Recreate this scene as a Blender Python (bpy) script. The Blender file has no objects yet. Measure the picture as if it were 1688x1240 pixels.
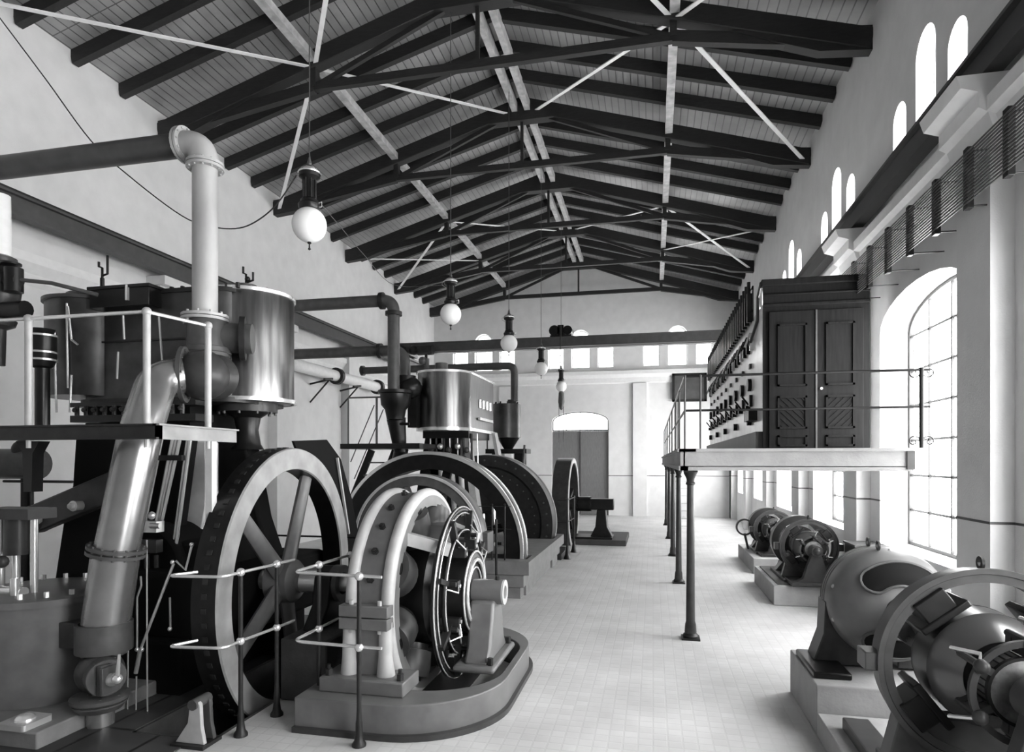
import bpy, math, random
from mathutils import Vector, Matrix
random.seed(7)
PI = math.pi
sc = bpy.context.scene
col = sc.collection
# ------------------------------------------------------------------ camera data
FPX = 1050.0; TH = math.atan(232 / FPX); CT, ST = math.cos(TH), math.sin(TH); HC = 2.4
def at(px, py, Y=None, X=None, z=None):
    """pixel of the 1688x1240 frame -> point of the hall on a plane Y=, X= or z="""
    u = (px - 844) / FPX; v = (761 - py) / FPX
    r = Vector((-ST + u * CT, CT + u * ST, v))
    t = Y / r.y if Y is not None else (X / r.x if X is not None else (z - HC) / r.z)
    return Vector((r.x * t, r.y * t, HC + r.z * t))
# ------------------------------------------------------------------ materials
M = {}
def mat(name, c, rough=.5, metal=0.0, emit=None, noise=0.0, nscale=8.0, bump=0.0, bscale=30.0, spec=.5, stretch=None, trans=0.0):
    m = bpy.data.materials.new(name); m.use_nodes = True
    nt = m.node_tree; N = nt.nodes; L = nt.links; b = N['Principled BSDF']
    b.inputs['Base Color'].default_value = (c, c, c, 1)
    b.inputs['Roughness'].default_value = rough; b.inputs['Metallic'].default_value = metal
    b.inputs['Specular IOR Level'].default_value = spec
    if trans: b.inputs['Transmission Weight'].default_value = trans
    tc = N.new('ShaderNodeTexCoord'); vec = tc.outputs['Object']
    if stretch:
        mp = N.new('ShaderNodeMapping'); mp.inputs['Scale'].default_value = stretch
        L.new(vec, mp.inputs['Vector']); vec = mp.outputs['Vector']
    if noise:
        n = N.new('ShaderNodeTexNoise'); n.inputs['Scale'].default_value = nscale; n.inputs['Detail'].default_value = 6
        L.new(vec, n.inputs['Vector'])
        mr = N.new('ShaderNodeMapRange'); mr.inputs['From Min'].default_value = .3; mr.inputs['From Max'].default_value = .7
        mr.inputs['To Min'].default_value = max(0, c * (1 - noise)); mr.inputs['To Max'].default_value = min(1, c * (1 + noise))
        L.new(n.outputs['Fac'], mr.inputs['Value']); L.new(mr.outputs['Result'], b.inputs['Base Color'])
        mr2 = N.new('ShaderNodeMapRange'); mr2.inputs['To Min'].default_value = rough * .8; mr2.inputs['To Max'].default_value = min(1, rough * 1.2)
        L.new(n.outputs['Fac'], mr2.inputs['Value']); L.new(mr2.outputs['Result'], b.inputs['Roughness'])
    if bump:
        n2 = N.new('ShaderNodeTexNoise'); n2.inputs['Scale'].default_value = bscale; n2.inputs['Detail'].default_value = 5
        L.new(vec, n2.inputs['Vector'])
        bp = N.new('ShaderNodeBump'); bp.inputs['Strength'].default_value = bump; bp.inputs['Distance'].default_value = .02
        L.new(n2.outputs['Fac'], bp.inputs['Height']); L.new(bp.outputs['Normal'], b.inputs['Normal'])
    if emit:
        b.inputs['Emission Color'].default_value = (1, 1, 1, 1); b.inputs['Emission Strength'].default_value = emit
    M[name] = m; return m
mat('plaster', .68, .9, noise=.05, nscale=3, bump=.15, bscale=60)
mat('plaster_trim', .74, .8, noise=.04)
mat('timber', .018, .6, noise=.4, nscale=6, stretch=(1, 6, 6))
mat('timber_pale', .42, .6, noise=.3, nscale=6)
mat('white_paint', .82, .5, noise=.05)
mat('iron', .02, .38, noise=.35, nscale=9, spec=.3)
mat('iron_black', .009, .32, noise=.3, nscale=9, spec=.3)
mat('iron_grey', .075, .38, noise=.2, nscale=7, spec=.3)
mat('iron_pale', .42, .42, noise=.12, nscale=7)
mat('iron_mid', .04, .35, noise=.25, nscale=7, spec=.3)
mat('steel', .8, .25, .7)
mat('motor_grey', .13, .4, noise=.15, nscale=6, spec=.45)
mat('frame_pale', .6, .45, noise=.12, nscale=6)
mat('sheet', .2, .3, 1.0, noise=.25, nscale=5, stretch=(4, 4, .3))
mat('sheet_dark', .07, .35, .6, noise=.35, nscale=4)
mat('pipe_paint', .42, .4, noise=.2, nscale=3, stretch=(1, 1, .4))
mat('pipe_dark', .055, .4, noise=.3, nscale=4)
mat('pipe_exhaust', .3, .25, .7, noise=.2, nscale=3)
mat('stone', .17, .8, noise=.18, nscale=5, bump=.2)
mat('stone_dark', .05, .7, noise=.35, nscale=4, bump=.3)
mat('concrete', .34, .85, noise=.12, nscale=4, bump=.2)
mat('beam_paint', .06, .5, noise=.2, nscale=5)
mat('wheel_face', .26, .45, noise=.25, nscale=4)  # wheel rim face coloured lighter to carry the light of the windows
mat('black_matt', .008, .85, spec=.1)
mat('marble', .8, .25, noise=.08, nscale=2)
mat('board_dark', .07, .5, noise=.2, nscale=5)
mat('globe', .9, .25)
mat('copper', .3, .3, .8, noise=.3, nscale=20)
mat('winding', .07, .2, spec=1.0)
mat('pane', .9, .15, emit=11.0)
mat('pane_low', .9, .15, emit=10.0)
mat('pane_end', .9, .15, emit=3.2)
mat('door_grey', .17, .6, noise=.15, nscale=5, stretch=(8, 8, 1))
mat('door_wood', .011, .7, spec=.12, noise=.4, nscale=5, stretch=(7, 7, .5))
mat('rope', .25, .9)
def tile_mat(name, c, c2, sx, sy, mort, rough, noise=.12, rowoff=0.0, rot=0):
    m = bpy.data.materials.new(name); m.use_nodes = True
    nt = m.node_tree; N = nt.nodes; L = nt.links; b = N['Principled BSDF']; b.inputs['Roughness'].default_value = rough
    tc = N.new('ShaderNodeTexCoord'); mp = N.new('ShaderNodeMapping'); mp.inputs['Rotation'].default_value = (0, 0, rot)
    L.new(tc.outputs['Object'], mp.inputs['Vector'])
    br = N.new('ShaderNodeTexBrick'); L.new(mp.outputs['Vector'], br.inputs['Vector'])
    br.offset = rowoff; br.inputs['Scale'].default_value = 1
    br.inputs['Brick Width'].default_value = sx; br.inputs['Row Height'].default_value = sy
    br.inputs['Mortar Size'].default_value = mort; br.inputs['Mortar Smooth'].default_value = .3
    br.inputs['Color1'].default_value = (c, c, c, 1); br.inputs['Color2'].default_value = (c * .92, c * .92, c * .92, 1)
    br.inputs['Mortar'].default_value = (c2, c2, c2, 1)
    n = N.new('ShaderNodeTexNoise'); n.inputs['Scale'].default_value = 1.3; n.inputs['Detail'].default_value = 8
    L.new(tc.outputs['Object'], n.inputs['Vector'])
    mr = N.new('ShaderNodeMapRange'); mr.inputs['From Min'].default_value = .3; mr.inputs['From Max'].default_value = .7
    mr.inputs['To Min'].default_value = 1 - noise; mr.inputs['To Max'].default_value = 1 + noise
    L.new(n.outputs['Fac'], mr.inputs['Value'])
    mx = N.new('ShaderNodeVectorMath'); mx.operation = 'SCALE'
    L.new(br.outputs['Color'], mx.inputs[0]); L.new(mr.outputs['Result'], mx.inputs['Scale'])
    L.new(mx.outputs['Vector'], b.inputs['Base Color'])
    bp = N.new('ShaderNodeBump'); bp.inputs['Strength'].default_value = .25; bp.inputs['Distance'].default_value = .01
    L.new(br.outputs['Fac'], bp.inputs['Height']); bp.invert = True; L.new(bp.outputs['Normal'], b.inputs['Normal'])
    M[name] = m
tile_mat('floor_tiles', .56, .51, .125, .125, .010, .5)
tile_mat('ceiling_boards', .25, .03, .16, 3.0, .012, .4, noise=.35)
_b = M['ceiling_boards'].node_tree.nodes['Principled BSDF']      # old varnish; sheen added to brighten the boards at a grazing view
_b.inputs['IOR'].default_value = 1.7; _b.inputs['Sheen Weight'].default_value = 1.0; _b.inputs['Sheen Roughness'].default_value = .35
_b.inputs['Coat Weight'].default_value = .8; _b.inputs['Coat Roughness'].default_value = .35
tile_mat('iron_plates', .05, .01, .6, 1.2, .02, .5, noise=.5)
# ------------------------------------------------------------------ mesh builder
ORG = {}
SPLIT = {'lever_switch','bead','collar','terminal','bolt','foot_bolt','cover_bolt','rivet','ball_joint','stay_rod','rod_joint','lever_pin','commutator_ring','bright_edge','column','valve_spindle','relief_cock','lead_cable','oil_pipe','oil_cup','edge_strip','casing_band','winding','valve_gear_bar','end_bearing','bracket'}
def frame(axis):
    a = Vector(axis).normalized()
    h = Vector((0, 0, 1)) if abs(a.z) < .9 else Vector((0, 1, 0))
    s = a.cross(h).normalized(); t = s.cross(a).normalized()
    return s, t, a            # s sideways, t "up"
class MB:
    def __init__(s): s.v = []; s.f = []
    def add(s, vs, fs):
        o = len(s.v); s.v += [Vector(v) for v in vs]; s.f += [tuple(i + o for i in f) for f in fs]; return s
    def box(s, a, b):
        x0, x1 = sorted((a[0], b[0])); y0, y1 = sorted((a[1], b[1])); z0, z1 = sorted((a[2], b[2]))
        return s.add([(x0,y0,z0),(x1,y0,z0),(x1,y1,z0),(x0,y1,z0),(x0,y0,z1),(x1,y0,z1),(x1,y1,z1),(x0,y1,z1)],
              [(0,3,2,1),(4,5,6,7),(0,1,5,4),(1,2,6,5),(2,3,7,6),(3,0,4,7)])
    def cbox(s, c, d): return s.box([c[i]-d[i]/2 for i in range(3)], [c[i]+d[i]/2 for i in range(3)])
    def bar(s, a, b, w, h, up=(0,0,1)):
        a = Vector(a); b = Vector(b); d = (b-a).normalized(); u = Vector(up)
        if abs(d.dot(u)) > .98: u = Vector((0,1,0))
        sd = d.cross(u).normalized()*w/2; u = sd.cross(d).normalized()*h/2
        vs = [a-sd-u, a+sd-u, a+sd+u, a-sd+u, b-sd-u, b+sd-u, b+sd+u, b-sd+u]
        return s.add(vs, [(0,1,2,3),(7,6,5,4),(0,4,5,1),(1,5,6,2),(2,6,7,3),(3,7,4,0)])
    def cyl(s, a, b, r, r2=None, n=24):
        a = Vector(a); b = Vector(b); r2 = r if r2 is None else r2
        S, T, A = frame(b-a); vs = []
        for p, q in ((a, r), (b, r2)):
            vs += [p + (S*math.cos(2*PI*i/n) + T*math.sin(2*PI*i/n))*q for i in range(n)]
        fs = [(i, (i+1)%n, n+(i+1)%n, n+i) for i in range(n)] + [tuple(range(n-1,-1,-1)), tuple(range(n, 2*n))]
        return s.add(vs, fs)
    def rev(s, prof, c, axis, n=48, closed=False, a0=0, a1=2*PI):
        """profile of (radius, along-axis) turned about axis through c"""
        c = Vector(c); S, T, A = frame(axis); full = abs(a1-a0-2*PI) < 1e-6
        m = n if full else n+1; k = len(prof); vs = []; fs = []
        for i in range(m):
            t = a0 + (a1-a0)*i/n; d = S*math.cos(t) + T*math.sin(t)
            vs += [c + d*r + A*h for r, h in prof]
        for i in range(n):
            j = (i+1) % m
            for q in range(k if closed else k-1):
                w = (q+1) % k; fs.append((i*k+q, j*k+q, j*k+w, i*k+w))
        if not full and closed: fs += [tuple(range(k)), tuple((m-1)*k+q for q in range(k-1,-1,-1))]
        return s.add(vs, fs)
    def tube(s, pts, r, n=12, closed=False):
        pts = [Vector(p) for p in pts]; k = len(pts); vs = []; fs = []
        rr = r if isinstance(r, (list, tuple)) else [r]*k
        T0 = None; U = None
        for i, p in enumerate(pts):
            if closed: d = (pts[(i+1)%k]-pts[i-1]).normalized()
            else: d = (pts[min(i+1,k-1)]-pts[max(i-1,0)]).normalized()
            if U is None:
                h = Vector((0,0,1)) if abs(d.z) < .9 else Vector((0,1,0)); U = d.cross(h).normalized()
            else:
                U = (U - d*U.dot(d)).normalized()
            V = d.cross(U)
            vs += [p + (U*math.cos(2*PI*j/n)+V*math.sin(2*PI*j/n))*rr[i] for j in range(n)]
        for i in range(k if closed else k-1):
            a = i*n; b = ((i+1)%k)*n
            fs += [(a+j, a+(j+1)%n, b+(j+1)%n, b+j) for j in range(n)]
        if not closed: fs += [tuple(range(n-1,-1,-1)), tuple(range((k-1)*n, k*n))]
        return s.add(vs, fs)
    def sph(s, c, r, n=24, sq=1.0):
        prof = [(max(1e-4, r*math.sin(PI*i/(n//2))), -r*sq*math.cos(PI*i/(n//2))) for i in range(n//2+1)]
        return s.rev(prof, c, (0,0,1), n)
    def prism(s, poly, axis, h0, h1, holes=None):
        """poly in the 2 other coords (x: y,z / y: x,z / z: x,y)"""
        def P(q, h): return (h,q[0],q[1]) if axis=='x' else ((q[0],h,q[1]) if axis=='y' else (q[0],q[1],h))
        k = len(poly); vs = [P(q,h0) for q in poly]+[P(q,h1) for q in poly]
        return s.add(vs, [tuple(range(k-1,-1,-1)), tuple(range(k,2*k))]+[(i,(i+1)%k,k+(i+1)%k,k+i) for i in range(k)])
    def ringprism(s, outer, inner, z0, z1):
        k = len(outer); vs = [(p[0],p[1],z) for z in (z0,z1) for L_ in (outer,inner) for p in L_]
        fs = []
        for i in range(k):
            j = (i+1)%k
            fs += [(i,j,2*k+j,2*k+i), (k+j,k+i,3*k+i,3*k+j), (2*k+i,2*k+j,3*k+j,3*k+i), (j,i,k+i,k+j)]
        return s.add(vs, fs)
    def bolts(s, c, axis, R, n, r=.015, h=.03, ph=0):
        c = Vector(c); S, T, A = frame(axis)
        for i in range(n):
            t = ph+2*PI*i/n; p = c+(S*math.cos(t)+T*math.sin(t))*R
            s.cyl(p-A*h, p+A*h, r, n=6)
        return s
    def islands(s):
        p = list(range(len(s.v)))
        def fd(i):
            while p[i] != i: p[i] = p[p[i]]; i = p[i]
            return i
        for f in s.f:
            a = fd(f[0])
            for q in f[1:]: p[fd(q)] = a
        g = {}
        for i in range(len(s.v)): g.setdefault(fd(i), []).append(i)
        G = [[v, [min(s.v[i][k] for i in v)-.002 for k in range(3)], [max(s.v[i][k] for i in v)+.002 for k in range(3)]] for v in g.values()]
        ch = True
        while ch:
            ch = False; out = []
            for a in G:
                for b in out:
                    if all(a[1][k] <= b[2][k] and b[1][k] <= a[2][k] for k in range(3)):
                        b[0] += a[0]; b[1] = [min(x, y) for x, y in zip(a[1], b[1])]; b[2] = [max(x, y) for x, y in zip(a[2], b[2])]; ch = True; break
                else: out.append(a)
            G = out
        res = []
        for v, _, _ in G:
            v = sorted(v); mp = {o: n for n, o in enumerate(v)}; m = MB(); m.v = [s.v[i] for i in v]
            m.f = [tuple(mp[i] for i in f) for f in s.f if f[0] in mp]; res.append(m)
        return res
    def build(s, name, m, parent=None, bevel=0, smooth=35, whole=False):
        if name in SPLIT and parent and not whole:
            return [q.build(name, m, parent, bevel, smooth, True) for q in s.islands()][-1]
        o3 = ORG.get(parent.name, Vector((0,0,0))) if parent else Vector((0,0,0))
        me = bpy.data.meshes.new(name); me.from_pydata([tuple(v-o3) for v in s.v], [], s.f)
        me.update()
        import bmesh
        bm = bmesh.new(); bm.from_mesh(me); bmesh.ops.recalc_face_normals(bm, faces=bm.faces); bm.to_mesh(me); bm.free()
        me.materials.append(M[m] if isinstance(m, str) else m)
        if smooth:
            for p in me.polygons: p.use_smooth = True
            me.set_sharp_from_angle(angle=math.radians(smooth))
        ob = bpy.data.objects.new(name, me); col.objects.link(ob)
        if parent: ob.parent = parent; ORG[ob.name] = o3
        else: ORG[ob.name] = Vector((0,0,0))
        if bevel:
            b = ob.modifiers.new('b', 'BEVEL'); b.width = bevel; b.segments = 2; b.limit_method = 'ANGLE'; b.angle_limit = math.radians(40)
        return ob
def tag(o, label, cat, group=None, kind=None):
    o['label'] = label; o['category'] = cat
    if group: o['group'] = group
    if kind: o['kind'] = kind
    return o
def struct(o): o['kind'] = 'structure'; return o
def thing(name, label, cat, loc=(0,0,0), group=None):
    o = bpy.data.objects.new(name, None); o.empty_display_size = .2; col.objects.link(o); o.location = loc
    ORG[o.name] = Vector(loc); return tag(o, label, cat, group)
def kids(o): return [c for c in bpy.data.objects if c.parent == o]
def copy_tree(o, parent=None):
    c = o.copy(); col.objects.link(c)
    if parent: c.parent = parent
    for ch in kids(o): copy_tree(ch, c)
    return c
def bez(*pts, n=10):
    """polyline with rounded corners: pts = list of (point, radius)"""
    out = []
    for i, (p, r) in enumerate(pts):
        p = Vector(p)
        if r == 0 or i in (0, len(pts)-1): out.append(p); continue
        a = Vector(pts[i-1][0]); b = Vector(pts[i+1][0])
        u = (a-p).normalized(); v = (b-p).normalized(); A_ = p+u*r; B_ = p+v*r
        for k in range(n+1):
            t = k/n; out.append(A_*(1-t)**2 + p*2*t*(1-t) + B_*t*t)
    return out
# ------------------------------------------------------------------ hall dimensions
XL, XR, XC = -10.1, 3.5, -3.2
YN, YF = -1.5, 28.6
ZE, ZR = 9.72, 11.62
TR = [7.35 + 4.15*i for i in range(-1, 6)]        # truss lines
def ceil_z(x): return ZE + (ZR-ZE)*(1-abs(x-XC)/(XC-XL if x < XC else XR-XC))
# floor, with the flywheel pit left open
PX0, PX1, PY0, PY1 = -4.5, -3.68, 4.78, 8.05
f = MB(); Z0 = -.2
for a, b in (((XL-.3, YN), (PX0, YF+.3)), ((PX1, YN), (XR+.9, YF+.3)), ((PX0, YN), (PX1, PY0)), ((PX0, PY1), (PX1, YF+.3))):
    f.box((a[0], a[1], Z0), (b[0], b[1], 0))
struct(f.build('floor', 'floor_tiles', smooth=0))
p = MB(); d = -1.0
p.box((PX0-.1, PY0-.1, d-.1), (PX1+.1, PY1+.1, d))
p.box((PX0-.1, PY0-.1, d), (PX0, PY1+.1, Z0)); p.box((PX1, PY0-.1, d), (PX1+.1, PY1+.1, Z0))
p.box((PX0, PY0-.1, d), (PX1, PY0, Z0)); p.box((PX0, PY1, d), (PX1, PY1+.1, Z0))
p.box((PX0, PY0, d), (PX0+.03, PY1, .004)); p.box((PX1-.03, PY0, d), (PX1, PY1, .004))
p.box((PX0, PY0, d), (PX1, PY0+.03, .004)); p.box((PX0, PY1-.03, d), (PX1, PY1, .004))
struct(p.build('trim_1', 'stone_dark', smooth=0))
# wall with arched openings: plane coordinates (u, v), openings (centre, half width, sill, spring, rise)
def wall_arch(u0, u1, v0, vtop, ops, place, thick, nm, m='plaster'):
    """place(u, v, d) -> xyz ; d = depth into the wall ; vtop(u)"""
    b = MB(); ops = sorted(ops)
    def quad(pts): b.add([place(*q) for q in pts], [(0,1,2,3)])
    def slab(a0, a1, c0a, c0b, c1a, c1b):
        for dd in (0, thick): quad([(a0,c0a,dd),(a1,c0b,dd),(a1,c1b,dd),(a0,c1a,dd)])
    cur = u0; n = 12
    def full(a, c):
        brk = [a] + ([XC] if nm == 'wall_end' and a < XC < c else []) + [c]
        for q in range(len(brk)-1): slab(brk[q], brk[q+1], v0, v0, vtop(brk[q]), vtop(brk[q+1]))
    for (c, hw, s0, sp, rise) in ops:
        if c-hw > cur: full(cur, c-hw)
        if s0 > v0: slab(c-hw, c+hw, v0, v0, s0, s0)
        us = [c-hw*math.cos(PI*i/n) for i in range(n+1)]; vs = [sp+rise*math.sin(PI*i/n) for i in range(n+1)]
        for i in range(n):
            slab(us[i], us[i+1], vs[i], vs[i+1], vtop(us[i]), vtop(us[i+1]))
            quad([(us[i],vs[i],0),(us[i+1],vs[i+1],0),(us[i+1],vs[i+1],thick),(us[i],vs[i],thick)])
        for e in (c-hw, c+hw): quad([(e,s0,0),(e,sp,0),(e,sp,thick),(e,s0,thick)])
        quad([(c-hw,s0,0),(c+hw,s0,0),(c+hw,s0,thick),(c-hw,s0,thick)])
        cur = c+hw
    full(cur, u1)
    for e in (u0, u1): quad([(e,v0,0),(e,vtop(e),0),(e,vtop(e),thick),(e,v0,thick)])
    o = b.build(nm, m, smooth=0); struct(o); return o
def arch_poly(c, hw, s0, sp, rise, n=16, g=0.0):
    P_ = [(c-hw+g, s0+g), (c+hw-g, s0+g)]
    return P_ + [(c+(hw-g)*math.cos(PI*i/n), sp+(rise-g)*math.sin(PI*i/n)) for i in range(n+1)]
wn = [0]
def window(c, hw, s0, sp, rise, place, fd, paneM, bars_u, bars_v, bw=.016, barM='iron_grey'):
    """place(u,v,d): world; the frame sits at depth fd"""
    wn[0] += 1
    r = MB(); poly = arch_poly(c, hw, s0, sp, rise)
    k = len(poly); cx = c; cz = (s0+sp)/2
    inn = [(cx+(u-cx)*(1-.05/hw), s0+.05+(v-s0)*(1-.1/(sp+rise-s0))) for u, v in poly]
    for d0, d1 in ((fd-.03, fd+.03),):
        vs = [place(*q, d0) for q in poly]+[place(*q, d0) for q in inn]+[place(*q, d1) for q in poly]+[place(*q, d1) for q in inn]
        fs = []
        for i in range(k):
            j = (i+1)%k; fs += [(i,j,k+j,k+i),(2*k+i,2*k+j,3*k+j,3*k+i),(k+i,k+j,3*k+j,3*k+i)]
        r.add(vs, fs)
    def top(u):
        q = max(0, 1-((u-c)/hw)**2); return sp+rise*math.sqrt(q)
    for i in range(1, bars_u):
        u = c-hw+2*hw*i/bars_u; r.bar(place(u, s0, fd), place(u, top(u), fd), bw*2, bw*2)
    zt = sp+rise
    for i in range(1, bars_v):
        v = s0+(zt-s0)*i/bars_v
        w = hw if v <= sp else hw*math.sqrt(max(0, 1-((v-sp)/rise)**2))
        r.bar(place(c-w, v, fd), place(c+w, v, fd), bw*2, bw*2)
    o = struct(r.build('window_%d' % wn[0], barM, smooth=0))
    g = MB(); vs = [place(*q, fd+.04) for q in poly]+[place(*q, fd+.05) for q in poly]
    g.add(vs, [tuple(range(k)), tuple(range(2*k-1,k-1,-1))]+[(i,(i+1)%k,k+(i+1)%k,k+i) for i in range(k)])
    g.build('window_pane', paneM, o, smooth=0)
    return o
# right wall: lower part with the tall segmental windows, upper part with triple round-headed lights
XW = 3.4
bays = [1.05+4.15*i for i in range(0, 7)]
bays = [b for b in bays if b < YF-1]
low = [(y, 1.4, 1.15, 4.35, .45) for y in bays]
plR = lambda u, v, d: (XW+d, u, v)
wall_arch(YN, YF+.3, 0, lambda u: 6.0, low, plR, .55, 'wall_right_lower')
for o in low: window(*o, plR, .42, 'pane_low', 4, 7)
up = []
for y in bays: up += [(y-.9, .25, 6.62, 7.35, .25), (y, .31, 6.62, 7.8, .31), (y+.9, .25, 6.62, 7.35, .25)]
plU = lambda u, v, d: (XR+d, u, v)
wall_arch(YN, YF+.3, 6.0, lambda u: 10.1, up, plU, .4, 'wall_right_upper')
for o in up: window(*o, plU, .25, 'pane', 1, 4, .008, 'white_paint')
# left wall
b = MB(); b.box((XL-.35, YN, 0), (XL, YF+.3, 10.1)); struct(b.build('wall_left', 'plaster', smooth=0))
# end wall
eops = []
for px in (797, 957, 1117):
    c = at(px, 560, Y=YF).x
    eops += [(c-1.12, .36, 6.6, 7.5, .36), (c, .42, 6.6, 7.9, .42), (c+1.12, .36, 6.6, 7.5, .36)]
plE = lambda u, v, d: (u, YF+d, v)
DX0, DX1 = -4.46, -1.92
dc = (DX0+DX1)/2; dhw = (DX1-DX0)/2
wall_arch(XL-.3, XR+.9, 6.0, lambda u: ceil_z(max(XL, min(XR, u)))+.4, eops, plE, .4, 'wall_end')
wall_arch(XL-.3, XR+.9, 0, lambda u: 6.0, [(dc, dhw, 0.0, 4.2, .45)], plE, .4, 'wall_end_lower')
for o in eops: window(*o, plE, .25, 'pane_end', 2, 4, .012, 'white_paint')
# door of the end wall with its bright fanlight
d = MB(); d.box((DX0, YF+.12, 0), (DX1, YF+.2, 3.75)); dr = struct(d.build('door_1', 'door_grey', smooth=0))
MB().box((dc-.02, YF+.08, .05), (dc+.02, YF+.12, 3.75)).build('door_strip', 'board_dark', dr)
window(dc, dhw, 3.78, 4.2, .45, plE, .16, 'pane_end', 4, 1)
# roof boarding
c = MB()
for a, e in ((XL-.3, XC), (XC, XR+.5)):
    za, ze = (ZE-(XL-(XL-.3))*-.28 if False else ceil_z(max(a, XL)), ceil_z(e if e < XR else XR))
    if a < XL: za -= .08
    if e > XR: ze -= .13
    c.add([(a,YN,za),(e,YN,ze),(e,YF+.2,ze),(a,YF+.2,za),(a,YN,za+.06),(e,YN,ze+.06),(e,YF+.2,ze+.06),(a,YF+.2,za+.06)],
      [(0,3,2,1),(4,5,6,7),(0,1,5,4),(1,2,6,5),(2,3,7,6),(3,0,4,7)])
struct(c.build('ceiling', 'ceiling_boards', smooth=0))
# pilasters, cornices and dado line
t = 2
def trim(mb, m='plaster_trim', **k):
    global t
    o = struct(mb.build('trim_%d' % t, m, smooth=0, **k)); t += 1; return o
TRL = [y for y in TR if y > 0]+[YF-.25]
for y in TRL:
    b = MB(); b.box((3.19, y-.33, 0), (XW+.01, y+.37, 5.6))
    trim(b, 'plaster')
    b = MB()                                    # moulded corbel carrying the crane beam
    b.prism([(3.4, 5.45), (3.17, 5.62), (3.13, 5.75), (3.05, 5.8), (3.05, 5.95), (2.9, 6.0), (2.86, 6.12), (3.5, 6.12)], 'y', y-.42, y+.45)
    trim(b)
    b = MB(); b.box((XL-.01, y-.35, 0), (XL+.28, y+.35, 6.15)); b.box((XL, y-.42, 6.0), (XL+.45, y+.42, 6.18)); trim(b, 'plaster')
b = MB(); b.prism([(3.41, 5.3), (3.32, 5.38), (3.32, 5.46), (3.24, 5.55), (3.2, 5.72), (3.12, 5.76), (3.12, 5.9), (3.41, 5.99)], 'y', YN, YF); trim(b)
b = MB(); b.prism([(XL-.01, 5.3), (XL+.08, 5.38), (XL+.08, 5.5), (XL+.2, 5.65), (XL+.2, 5.8), (XL-.01, 5.86)], 'y', YN, YF); trim(b)
b = MB(); b.prism([(YF+.01, 5.85), (YF-.08, 5.9), (YF-.1, 6.1), (YF-.22, 6.25), (YF-.22, 6.4), (YF+.01, 6.45)], 'x', XL, XR); trim(b)
b = MB()
prev = YN
for y in bays:
    b.box((XW-.006, prev, 1.79), (XW+.02, y-1.4, 1.815)); prev = y+1.4
b.box((XW-.006, prev, 1.79), (XW+.02, YF, 1.815)); trim(b, 'iron_grey')
b = MB()
for y in TRL: b.box((3.184, y-.336, 1.79), (3.4, y+.376, 1.815))
trim(b, 'iron_grey')
b = MB(); b.box((XL, YF-.006, 1.76), (DX0, YF+.01, 1.785)); b.box((DX1, YF-.006, 1.76), (XR, YF+.01, 1.785)); trim(b, 'iron_grey')
for sx in (-8.9, -6.6, -.55, 1.4):
    b = MB(); b.box((sx-.3, YF-.12, 0), (sx+.3, YF+.01, 5.85)); trim(b, 'plaster')
# ------------------------------------------------------------------ roof timbers
def rafter(y, side, w=.13, h=.25):
    a = XL if side < 0 else XR
    A = Vector((a, y, ceil_z(a)-h/2)); B = Vector((XC, y, ceil_z(XC)-h/2)); return MB().bar(A, B, w, h)
proto = {}
for ti in range(-1, 6):
    for k in (1, 2, 3):
        y = 7.35+4.15*ti+4.15*k/4
        if y < 4.0 or y > YF-.1: continue
        for s_, nm in ((-1, 'left'), (1, 'right')):
            if s_ not in proto:
                o = rafter(0, s_).build('roof_rafter', 'timber', smooth=0); proto[s_] = o
            else:
                o = proto[s_].copy(); col.objects.link(o)
            o.location = (0, y, 0)
            tag(o, 'dark timber common rafter between two trusses, on the %s slope of the roof' % nm, 'rafter', 'common rafters of the %s roof slope' % nm)
NXL, NXR, NZ = -6.55, .35, 9.82
names = {0: 'at top of picture, nearest whole truss', 1: 'second whole roof truss from the viewer', 2: 'third whole roof truss from the viewer',
         3: 'fourth roof truss, just behind the overhead crane', 4: 'last roof truss close to the end wall'}
def truss(y, lab):
    T = thing('roof_truss', lab, 'truss', (XC, y, 9.1))
    for a in (XL, XR):
        za = ceil_z(a)
        s = 1 if a < XC else -1
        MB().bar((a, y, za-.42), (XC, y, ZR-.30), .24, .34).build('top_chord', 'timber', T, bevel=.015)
        nx = NXL if a < XC else NXR
        m = MB(); m.prism([(a, 9.12), (a, za-.2), (a+s*.5, za-.15), (a+s*2.2, 9.75), (a+s*1.6, 9.5), (a+s*.8, 9.2)], 'y', y-.1, y+.1)
        m.build('heel_block', 'timber', T)
        MB().bar((a+s*.3, y, 9.32), (nx, y, NZ), .14, .2).build('lower_chord', 'timber', T)
        MB().bar((nx, y, NZ), (nx, y, ceil_z(nx)-.5), .12, .16).build('strut', 'timber', T)
        MB().bar((nx, y, NZ), (XC+s*-.25, y, ZR-.5), .08, .1).build('tie_rod', 'timber', T)
    MB().bar((NXL-.1, y, NZ), (NXR+.1, y, NZ), .12, .15).build('tie_beam', 'timber', T)
    MB().bar((XC, y, NZ), (XC, y, ZR-.4), .07, .07).build('king_post', 'timber', T)
    m = MB(); m.prism([(XC-.9, ZR-.72), (XC+.9, ZR-.72), (XC+.5, ZR-.3), (XC, ZR-.2), (XC-.5, ZR-.3)], 'y', y-.13, y+.13); m.build('apex_plate', 'timber', T)
for i in range(5): truss(11.5+4.15*i, 'dark timber and iron roof truss, ' + names[i])
truss(7.35, 'dark roof truss above the viewer, only its edge in the picture')
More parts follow.
